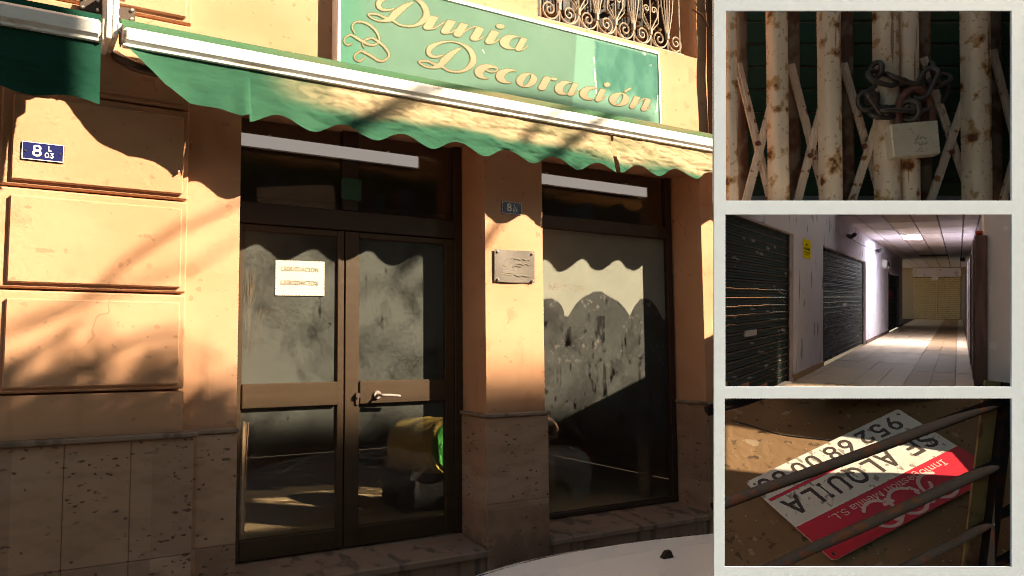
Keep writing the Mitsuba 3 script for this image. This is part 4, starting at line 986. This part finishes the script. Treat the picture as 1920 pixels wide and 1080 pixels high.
part(dk, 'leaf', pas(bx(-.026, -.018, 0, .580, 6.36, 7.91, .002)), 'mat_shutter_slat')
part(dk, 'frame', pas(cat_(bx(-.027, .004, 0, .584, 6.347, 6.40), bx(-.027, .004, 0, .584, 7.87, 7.928))), 'mat_brown_frame')
solo('red_notice', pas(bx(-.0175, -.015, .33, .41, 6.65, 7.15, .0005)), 'mat_red_print', 'small reddish notice stuck on the black passage door', 'notice')
yn = thing('yellow_notice', 'bright yellow security notice on the lilac wall between the two roller shutters', 'notice')
part(yn, 'sheet', pas(bx(.0004, .0022, .517, .600, 1.49, 1.695, .0004)), 'mat_yellow')
def on_lw(m2, t, h, st, sh, s=.0024):
    """flat mesh in (x, y) -> the left wall; x runs along t, stretched by st"""
    v = m2.vertices; m2 = m2.copy(); m2.vertices = np.stack([s + v[:, 2] * 1, h + v[:, 1] * sh, t + v[:, 0] * st], 1)
    return pas(m2)
part(yn, 'print', cat_(on_lw(extrude(unary_union([ell(.5, .5, .5, .35), sbox(.2, .1, .6, .4), sbox(.6, .55, 1.0, .75)]), .0003), 1.555, .570, .045, .012),
                       on_lw(text('ALARMA', .011, .0003, True), 1.515, .553, 2.6, 1), on_lw(text('zona vigilada', .006, .0003), 1.512, .540, 3.2, 1), on_lw(text('24 horas', .006, .0003), 1.53, .529, 3.4, 1)), 'mat_black_ink')
def floodlight(t, h, label):
    k = thing('floodlight', label, 'floodlight', 'floodlights on the passage wall')
    L = 1.9
    part(k, 'bracket', pas(bx(.0003, .018, h - .006, h + .010, t - .03, t + .05, .003)), 'mat_dark_metal')
    m = bx(-.011, .011, -.013, .013, -.045 * L, .045 * L, .004); m.apply_transform(rot([0, 0, 1], -38)); m.apply_transform(rot([0, 1, 0], -12)); m.apply_translation([.030, h, t])
    part(k, 'housing', pas(m), 'mat_black_rubber')
    m = bx(.0115, .0128, -.010, .010, -.036 * L, .036 * L, .001); m.apply_transform(rot([0, 0, 1], -38)); m.apply_transform(rot([0, 1, 0], -12)); m.apply_translation([.030, h, t])
    part(k, 'front_glass', pas(m), 'mat_clear_lamp')
floodlight(3.06, .713, 'black floodlight on the passage wall above the second shutter, the nearer one')
floodlight(5.02, .722, 'black floodlight on the passage wall further in, above the meter box')
solo('cable', pas(tube(curve([[.003, .712, 3.12], [.003, .708, 3.6], [.003, .712, 4.3], [.003, .718, 4.95]], 24), .0022, 6)), 'mat_dark_metal', 'thin dark cable running along the passage wall between the floodlights', 'cable', smooth=True)
mk = thing('meter_box', 'small white meter box high on the passage wall before the black door', 'meter')
part(mk, 'case', pas(bx(.0004, .035, .603, .672, 5.60, 6.10, .003)), 'mat_flake'); part(mk, 'dark_window', pas(bx(.0352, .0365, .622, .662, 5.72, 6.0, .0006)), 'mat_dark_green_slat')
# shutter, transom and notice of the end wall
ek = thing('end_shutter', 'cream slatted double shutter closing the far end of the passage', 'roller shutter')
for x0, x1 in ((-.026, .262), (.276, .563)):
    for i in range(22):
        a = .006 + i * .0292
        m = bx(x0, x1, a, a + .0245, TE - .022, TE - .008, .004)
        part(ek, 'slat', pas(m), 'mat_cream_slat')
part(ek, 'post', pas(bx(.2625, .2755, 0, .655, TE - .03, TE - .002, .002)), 'mat_cream_slat')
part(ek, 'backing', pas(bx(-.026, .563, 0, .652, TE - .0075, TE - .001)), 'mat_cabinet_dark')
part(ek, 'transom_frame', pas(cat_(bx(-.03, .567, .656, .668, TE - .03, TE - .002), bx(-.03, .567, .778, .79, TE - .03, TE - .002), bx(-.03, -.018, .668, .778, TE - .03, TE - .002), bx(.555, .567, .668, .778, TE - .03, TE - .002), bx(.256, .266, .668, .778, TE - .03, TE - .002))), 'mat_white_paint')
part(ek, 'transom_pane', pas(bx(-.018, .555, .668, .778, TE - .012, TE - .006)), 'mat_lilac')
solo('white_notice', pas(bx(.21, .29, .60, .655, TE - .036, TE - .0315, .001)), 'mat_flake', 'small pale notice on the middle of the cream end shutter', 'notice')
solo('dark_sensor', pas(bx(.555, .60, .735, .765, 7.6, 8.0, .003)), 'mat_black_rubber', 'small black box under the passage ceiling at the right', 'sensor')
fk = thing('folded_gate', 'folded maroon metal gate standing against the right side of the passage', 'gate')
t = 1.575
bars = 0
while t < 11.0:
    tl = min(1.15, 11.2 - t)
    part(fk, 'panel', pas(bx(.5925 + .002 * (bars % 2), .632, 0, .592 + .004 * (bars % 3), t, t + tl - .03, .003)), 'mat_maroon')
    t += tl; bars += 1
part(fk, 'bar', pas(bx(.586, .5915, .02, .575, 1.60, 1.66, .001)), 'mat_slat_lip'); part(fk, 'bar', pas(bx(.586, .5915, .02, .58, 2.42, 2.50, .001)), 'mat_slat_lip')
part(fk, 'top_hinge', pas(bx(.598, .618, .600, .612, 1.60, 1.75, .002)), 'mat_red_print')

# ---- third opening: letting sign on a dirty floor behind a railing
YG = [V(0.9375, -.9051, .2824), V(1.7489, -.8223, .0735), V(2.2311, -.3523, .6452), V(1.2302, -.3988, .9948)]
NEAR = lambda q: V(q[0] * .975, q[1] * .975, (q[2] + 2) * .975 - 2)
YG = [NEAR(q) for q in YG]
YG = [YG[0] + (YG[1] - YG[0]) * .033, YG[0] + (YG[1] - YG[0]) * .962, YG[3] + (YG[2] - YG[3]) * .962, YG[3] + (YG[2] - YG[3]) * .033]
YG = [YG[0], YG[1], YG[1] + (YG[2] - YG[1]) * .948, YG[0] + (YG[3] - YG[0]) * .948]
yn_ = V(-.2154, .8356, -.5054); yn_ /= np.linalg.norm(yn_)
def yard_col(p, n, uv):
    c = mix((0.23, 0.15, 0.085), (0.16, 0.10, 0.055), fbm(p.x * 7, p.y * 7, p.z * 7, 4))
    c = mix(c, (0.30, 0.24, 0.17), 0.7 * smoothstep(0.68, 0.74, fbm(p.x * 26, p.y * 26, p.z * 20, 4)))
    return mix(c, (0.07, 0.05, 0.035), 0.8 * smoothstep(0.68, 0.74, fbm(p.x * 55, p.y * 55, p.z * 40, 3)))
scene['mat_yard'] = two({'type': 'bumpmap', 'arbitrary': P(lambda p, n, uv: fbm(p.x * 60, p.y * 60, p.z * 60, 3)), 'scale': 0.003, 'bsdf': {'type': 'diffuse', 'reflectance': P(yard_col)}})
scene['mat_dirt_speck'] = two({'type': 'diffuse', 'reflectance': rgb(0.55, 0.48, 0.38)})
fm = trimesh.convex.convex_hull(np.array([q for q in YG] + [q - yn_ * .03 for q in YG]))
struct('yard_floor', cab(fm), 'mat_yard')
r7 = np.random.default_rng(9)
sp = []
for i in range(130):
    u, w_ = r7.random(2)
    c = (YG[0] * (1 - u) + YG[1] * u) * (1 - w_) + (YG[3] * (1 - u) + YG[2] * u) * w_ + yn_ * .001
    m = trimesh.creation.icosphere(subdivisions=0, radius=r7.uniform(.0006, .0024)); m.apply_translation(c); sp.append(m)
k = 'yard_grit'; scene[k] = mikit.ply(cab(cat_(*sp)), 'mat_dirt_speck'); labels[k] = {'label': 'pale grit and crumbs scattered over the dirty floor round the letting sign', 'category': 'grit', 'kind': 'stuff'}
arc = curve([V(1.24, -.49, .80), V(1.3035, -.5205, .7623), V(1.3861, -.5396, .6955), V(1.5331, -.5464, .6216)], 24)
arc = np.array([NEAR(a) for a in arc])
arc = np.array([a - yn_ * ((a - YG[0]) @ yn_) + yn_ * .001 for a in arc])
solo('manhole_rim', cab(tube(arc, .0022, 6)), 'mat_cabinet_dark', 'dark curved rim of a cover set in the dirty floor behind the letting sign', 'cover', smooth=True)
# the sign: local u along the lettering, v towards its top edge
C = [V(1.1753, -.6795, .5541), V(1.7916, -.4524, .6669), V(1.909, -.6028, .3683), V(1.3018, -.8426, .2305)]
C = [NEAR(q) for q in C]
su = (C[0] - C[1]) + (C[3] - C[2]); SL = np.linalg.norm(su) / 2; su /= np.linalg.norm(su)
sn = yn_; sv = (C[2] - C[1]) + (C[3] - C[0]); sv -= su * (sv @ su); sv -= sn * (sv @ sn); SWd = np.linalg.norm(sv) / 2; sv /= np.linalg.norm(sv)
so = sum(C) / 4 - su * SL / 2 - sv * SWd / 2 + sn * .010
def ons(m):
    """mesh in sign metres (x along, y up, z out) -> scene"""
    v = m.vertices; m = m.copy(); m.vertices = so + v[:, :1] * su + v[:, 1:2] * sv + v[:, 2:3] * sn
    return cab(m)
def old_white(p, n, uv): return mix(mix((0.62, 0.60, 0.55), (0.50, 0.47, 0.42), fbm(p.x * 14, p.y * 14, p.z * 14, 4)), (0.25, 0.22, 0.18), smoothstep(0.62, 0.70, fbm(p.x * 60, p.y * 60, p.z * 30, 3)))
scene['mat_sign_white'] = prin(P(old_white), 0.35, spec=0.5)
scene['mat_sign_red'] = prin(P(lambda p, n, uv: mix((0.50, 0.025, 0.045), (0.42, 0.02, 0.035), fbm(p.x * 20, p.y * 20, p.z * 20, 3))), 0.3, spec=0.5)
scene['mat_sign_black'] = prin((0.045, 0.032, 0.026), 0.45)
scene['mat_thin_print'] = prin((0.62, 0.40, 0.37), 0.5)
LS = thing('letting_sign', 'red and white letting sign reading SE ALQUILA lying upside down on the dirty floor', 'sign')
cn = .012
pl_ = sbox(0, 0, SL, SWd).buffer(-cn).buffer(cn)
for hx, hy in ((.03, .055), (.97, .055), (.97, .95), (.03, .95)):
    pl_ = pl_.difference(Point(SL * hx, SWd * hy).buffer(.0055))
pm = extrude(pl_, .003); part(LS, 'plate', ons(pm), 'mat_sign_white')
red = pl_.intersection(sbox(-.1, SWd * .605, SL + .1, SWd + .1))
m = extrude(red, .0004); m.apply_translation([0, 0, .0032]); part(LS, 'red_field', ons(m), 'mat_sign_red')
m = extrude(sbox(SL * .03, SWd * .255, SL * .985, SWd * .287), .0004); m.apply_translation([0, 0, .0032]); part(LS, 'red_line', ons(m), 'mat_sign_red')
def sgt(s, u0, u1, v0, v1, bold=True, z=.0032):
    m = text(s, 1.0, .0004, bold); (x0, y0, _), (x1, y1, _) = m.bounds
    cap = 1.0 if any(c in 'gpyjQ' for c in s) else y1
    v = m.vertices.copy(); v[:, 0] = (v[:, 0] - x0) / (x1 - x0) * (u1 - u0) * SL + u0 * SL; v[:, 1] = v[:, 1] / cap * (v1 - v0) * SWd + v0 * SWd; v[:, 2] = z + v[:, 2] * 1.0
    m.vertices = v; return ons(m)
for s, u0, u1 in (('S', .040, .118), ('E', .140, .212), ('A', .285, .375), ('L', .395, .465), ('Q', .485, .575), ('U', .600, .682), ('I', .712, .735), ('L', .765, .835), ('A', .855, .955)):
    part(LS, 'letter', sgt(s, u0, u1, .335, .515), 'mat_sign_black')
for s, u0, u1 in (('9', .075, .145), ('5', .168, .238), ('2', .262, .332), ('6', .38, .45), ('8', .475, .545), ('0', .592, .662), ('0', .684, .754), ('8', .80, .87), ('0', .892, .962)):
    part(LS, 'digit', sgt(s, u0, u1, .045, .205), 'mat_sign_black')
part(LS, 'agency_name', sgt('Inmogestión Melilla S.L.', .135, .835, .650, .715, False, .0038), 'mat_thin_print')
def ring(u, v, r, a0, a1, w_=.011):
    return stroke([(u * SL + r * math.cos(a), v * SWd + r * math.sin(a), w_) for a in np.linspace(a0, a1, 14)], 40)
lg = [ring(.285, .835, .050, -2.2, 2.9), ring(.345, .765, .03, 1.6, 2.9, .010), ring(.47, .84, .050, .5, 3.4), ring(.47, .84, .050, 3.9, 5.9), ring(.62, .84, .050, 3.9, 5.6), ring(.62, .84, .050, .6, 2.2),
      stroke([(.385 * SL, .945 * SWd, .012), (.385 * SL, .90 * SWd, .012)], 4), stroke([(.375 * SL, .935 * SWd, .012), (.40 * SL, .93 * SWd, .012)], 4), stroke([(.545 * SL, .745 * SWd, .012), (.545 * SL, .815 * SWd, .012)], 4), stroke([(.525 * SL, .78 * SWd, .012), (.57 * SL, .78 * SWd, .012)], 4),
      stroke([(.56 * SL, .935 * SWd, .012), (.60 * SL, .935 * SWd, .012)], 4), stroke([(.40 * SL, .745 * SWd, .011), (.385 * SL, .80 * SWd, .011)], 4)]
m = extrude(unary_union(lg), .0004); m.apply_translation([0, 0, .0038]); part(LS, 'emblem', ons(m), 'mat_thin_print', label='pale linked rings and crosses on the red field')
# railing
scene['mat_rail'] = prin(P(lambda p, n, uv: mix(mix((0.015, 0.013, 0.014), (0.010, 0.0085, 0.009), fbm(p.x * 30, p.y * 30, p.z * 30, 3)), (0.026, 0.0105, 0.007), smoothstep(0.55, 0.66, fbm(p.x * 40, p.y * 40, p.z * 40, 3)))), 0.9, 0.0, 0.08)
scene['mat_olive_post'] = prin(P(lambda p, n, uv: mix((0.20, 0.14, 0.055), (0.12, 0.05, 0.026), smoothstep(0.55, 0.7, fbm(p.x * 30, p.y * 30, p.z * 14, 4)))), 0.55)
RA = thing('railing', 'rusty railing of slanting round bars and an olive post in front of the letting sign', 'railing')
for a, b, r in (((.8763, -.6027), (1.6487, -.3173), .0145), ((.8400, -.341), (0.9900, -.2955), .0145), ((.9771, -.7936), (1.6247, -.4995), .0150), ((1.3657, -.7874), (1.5959, -.6674), .0125), ((1.6391, -.6339), (1.7015, -.6027), .0125), ((1.6247, -.7706), (1.7015, -.7322), .0125), ((.82, -.70), (1.02, -.815), .001)):
    if r < .002: continue
    A, B2 = V(a[0] * .991, a[1] * .991, .022), V(b[0] * .991, b[1] * .991, .022)
    d = (B2 - A)
    if r > .0124 and b[0] < 1.63: B2 = B2 + d / np.linalg.norm(d) * .034
    A2 = A - d * .03
    c = np.linspace(A2, B2, 40)
    c[:, 1] += .0012 * np.sin(np.linspace(0, 9, 40))
    part(RA, 'bar', cab(tube(c, r, 12)), 'mat_rail', smooth=True)
A, B2 = V(1.6291, -.2883, .022), V(1.5696, -.7827, .022)
dn = (B2 - A) / np.linalg.norm(B2 - A); sd = np.cross(dn, [0, 0, 1.]); sd = sd if sd[0] > 0 else -sd
def pbox(o0, o1, c0_, c1_):
    return trimesh.convex.convex_hull(np.array([A - dn * .03 + sd * o + V(0, 0, c) for o in (o0, o1) for c in (c0_, c1_)] + [B2 + dn * .03 + sd * o + V(0, 0, c) for o in (o0, o1) for c in (c0_, c1_)]))
part(RA, 'post', cab(pbox(-.026, .016, .0155, .0215)), 'mat_olive_post')
part(RA, 'post_flange', cab(pbox(.0162, .040, -.012, .0215)), 'mat_rail', label='rust brown flange along the right edge of the post')
# supports under the passage, clear of the openings
SU = thing('trestle', 'steel trestle carrying the passage of the display wall', 'trestle')
for tt in (7.0, 11.6):
    q = cabp((PAS @ [0.1, -.06, tt, 1])[:3])
    part(SU, 'leg', tube([[q[0], q[1], ROAD], q], .04, 10), 'mat_dark_metal')

# ================================================================== parked white car
CA_O, CA_TH = V(3.70, -1.0, 0) - V(math.cos(math.radians(14)), -math.sin(math.radians(14)), 0) * 2.05, math.radians(14)
CM = np.eye(4); CM[:3, 0] = [math.cos(CA_TH), -math.sin(CA_TH), 0]; CM[:3, 1] = [-math.sin(CA_TH), -math.cos(CA_TH), 0]; CM[:3, 2] = [0, 0, 1]; CM[:3, 3] = [CA_O[0], CA_O[1], ROAD]
def car(m):
    m = m.copy(); m.apply_transform(CM)
    if m.is_watertight and m.volume < 0: m.invert()
    return m
def loft(secs, n=36, power=3.2):
    """secs: (l, z0, z1, halfwidth, crown) -> closed skin round the car's axis (width 1.64)"""
    rings = []
    for l, z0, z1, hw, p in secs:
        a = np.linspace(0, 2 * math.pi, n, endpoint=False)
        cx, sx2 = np.cos(a), np.sin(a)
        m = np.sign(cx) * np.abs(cx) ** (2 / p); zc = np.sign(sx2) * np.abs(sx2) ** (2 / p)
        rings.append(np.stack([np.full(n, l), 0.82 + hw * m, (z0 + z1) / 2 + (z1 - z0) / 2 * zc], 1))
    R = np.array(rings); v = R.reshape(-1, 3); f = []
    N = len(rings)
    for i in range(N - 1):
        for k in range(n):
            k2 = (k + 1) % n
            f += [[i * n + k, i * n + k2, (i + 1) * n + k2], [i * n + k, (i + 1) * n + k2, (i + 1) * n + k]]
    v = np.vstack([v, R[0].mean(0), R[-1].mean(0)])
    for k in range(n):
        k2 = (k + 1) % n
        f += [[N * n, k2, k], [N * n + 1, (N - 1) * n + k, (N - 1) * n + k2]]
    m = trimesh.Trimesh(v, f, process=False)
    if m.volume < 0: m.invert()
    return m
CR = thing('white_car', 'white car parked in the shade before the shop, only its bonnet in view', 'car')
def sm(rows, n=60):
    rows = np.array(rows, float); t = np.linspace(rows[0, 0], rows[-1, 0], n)
    from scipy.interpolate import PchipInterpolator
    return [tuple([x] + [float(PchipInterpolator(rows[:, 0], rows[:, k])(x)) for k in range(1, 5)]) for x in t]
body = loft(sm([(-.06, .30, .50, .50, 2.6), (0, .24, .585, .66, 3.0), (.12, .20, .690, .745, 4.4), (.31, .18, .755, .790, 5), (.52, .17, .800, .805, 5.5), (.86, .17, .860, .815, 6), (1.25, .17, .900, .82, 6), (1.67, .17, .922, .82, 6), (2.05, .17, .930, .82, 6), (3.0, .17, .935, .82, 5), (3.9, .18, .90, .80, 4.0), (4.2, .25, .86, .72, 3.4), (4.3, .32, .75, .6, 3.0)], 90), 56)
# wheel arches
part(CR, 'body', car(body), 'mat_car', smooth=35)
def skin(l, y):
    """height of the car's skin at length l and distance y from its far side"""
    Lx = [0, .12, .31, .52, .86, 1.25, 1.67, 2.05]
    z1, z0, hw, pw = (float(np.interp(l, Lx, q)) for q in ([.585, .690, .755, .800, .860, .900, .922, .930], [.24, .20, .18, .17, .17, .17, .17, .17], [.66, .745, .790, .805, .815, .82, .82, .82], [3, 4.4, 5, 5.5, 6, 6, 6, 6]))
    m = min(abs(y - .82) / hw, .999)
    return (z0 + z1) / 2 + (z1 - z0) / 2 * (1 - m ** pw) ** (1 / pw)
seam = lambda y, l0, l1, r, dz: tube(np.array([[l, y + .03 * (1.95 - l) * (1 if y < .8 else -1), skin(l, y + .03 * (1.95 - l) * (1 if y < .8 else -1)) + dz] for l in np.linspace(l0, l1, 40)]), r, 6)
for y in (.135, 1.505):
    part(CR, 'bonnet_seam', car(seam(y, .20, 1.95, .0045, .0005)), 'mat_black_rubber')
for y in (.36, 1.28):
    part(CR, 'bonnet_crease', car(seam(y, .35, 1.93, .014, -.0095)), 'mat_car', smooth=True)
cabn = loft(sm([(2.06, .80, .90, .70, 3.0), (2.25, .80, 1.06, .70, 3.2), (2.55, .80, 1.29, .665, 3.4), (2.85, .80, 1.405, .64, 3.6), (3.3, .80, 1.43, .635, 3.6), (3.7, .80, 1.38, .635, 3.4), (4.0, .80, 1.2, .66, 3.2), (4.2, .80, .90, .68, 3.0)], 50), 44)
part(CR, 'windows', car(cabn), 'mat_car_glass', smooth=35)
rf = loft(sm([(2.80, 1.36, 1.410, .585, 3.0), (3.0, 1.37, 1.432, .60, 3.2), (3.3, 1.37, 1.442, .60, 3.2), (3.6, 1.35, 1.418, .60, 3.2), (3.75, 1.32, 1.385, .58, 3.0)], 24), 40)
part(CR, 'roof', car(rf), 'mat_car', smooth=35)
for l in (.78, 3.42):
    for y0, y1 in ((-.004, .20), (1.44, 1.644)):
        k = part(CR, 'wheel', car(tube([[l, y0, .30], [l, y0 + .02, .30], [l, y1 - .02, .30], [l, y1, .30]], [.28, .305, .305, .28], 28)), 'mat_tyre', smooth=40)
        yy = y0 - .004 if y0 < .5 else y1 + .004
        kk = k + '__rim'; scene[kk] = mikit.ply(car(tube([[l, yy - .003, .30], [l, yy, .30], [l, yy + .003, .30]], [.18, .19, .18], 20)), 'mat_rim', smooth=40)
for y0 in (.12, 1.20):
    part(CR, 'headlight', car(bx(-.02, .10, y0, y0 + .32, .50, .62, .03)), 'mat_clear_lamp')
    part(CR, 'rear_lamp', car(bx(4.20, 4.30, y0, y0 + .32, .62, .80, .03)), 'mat_red_lamp')
nz = trimesh.convex.convex_hull(np.array([[1.395, .49, .895], [1.47, .49, .895], [1.395, .53, .895], [1.47, .53, .895], [1.425, .50, .945], [1.452, .50, .948], [1.425, .52, .945], [1.452, .52, .948]]))
part(CR, 'washer_nozzle', car(nz), 'mat_black_rubber')
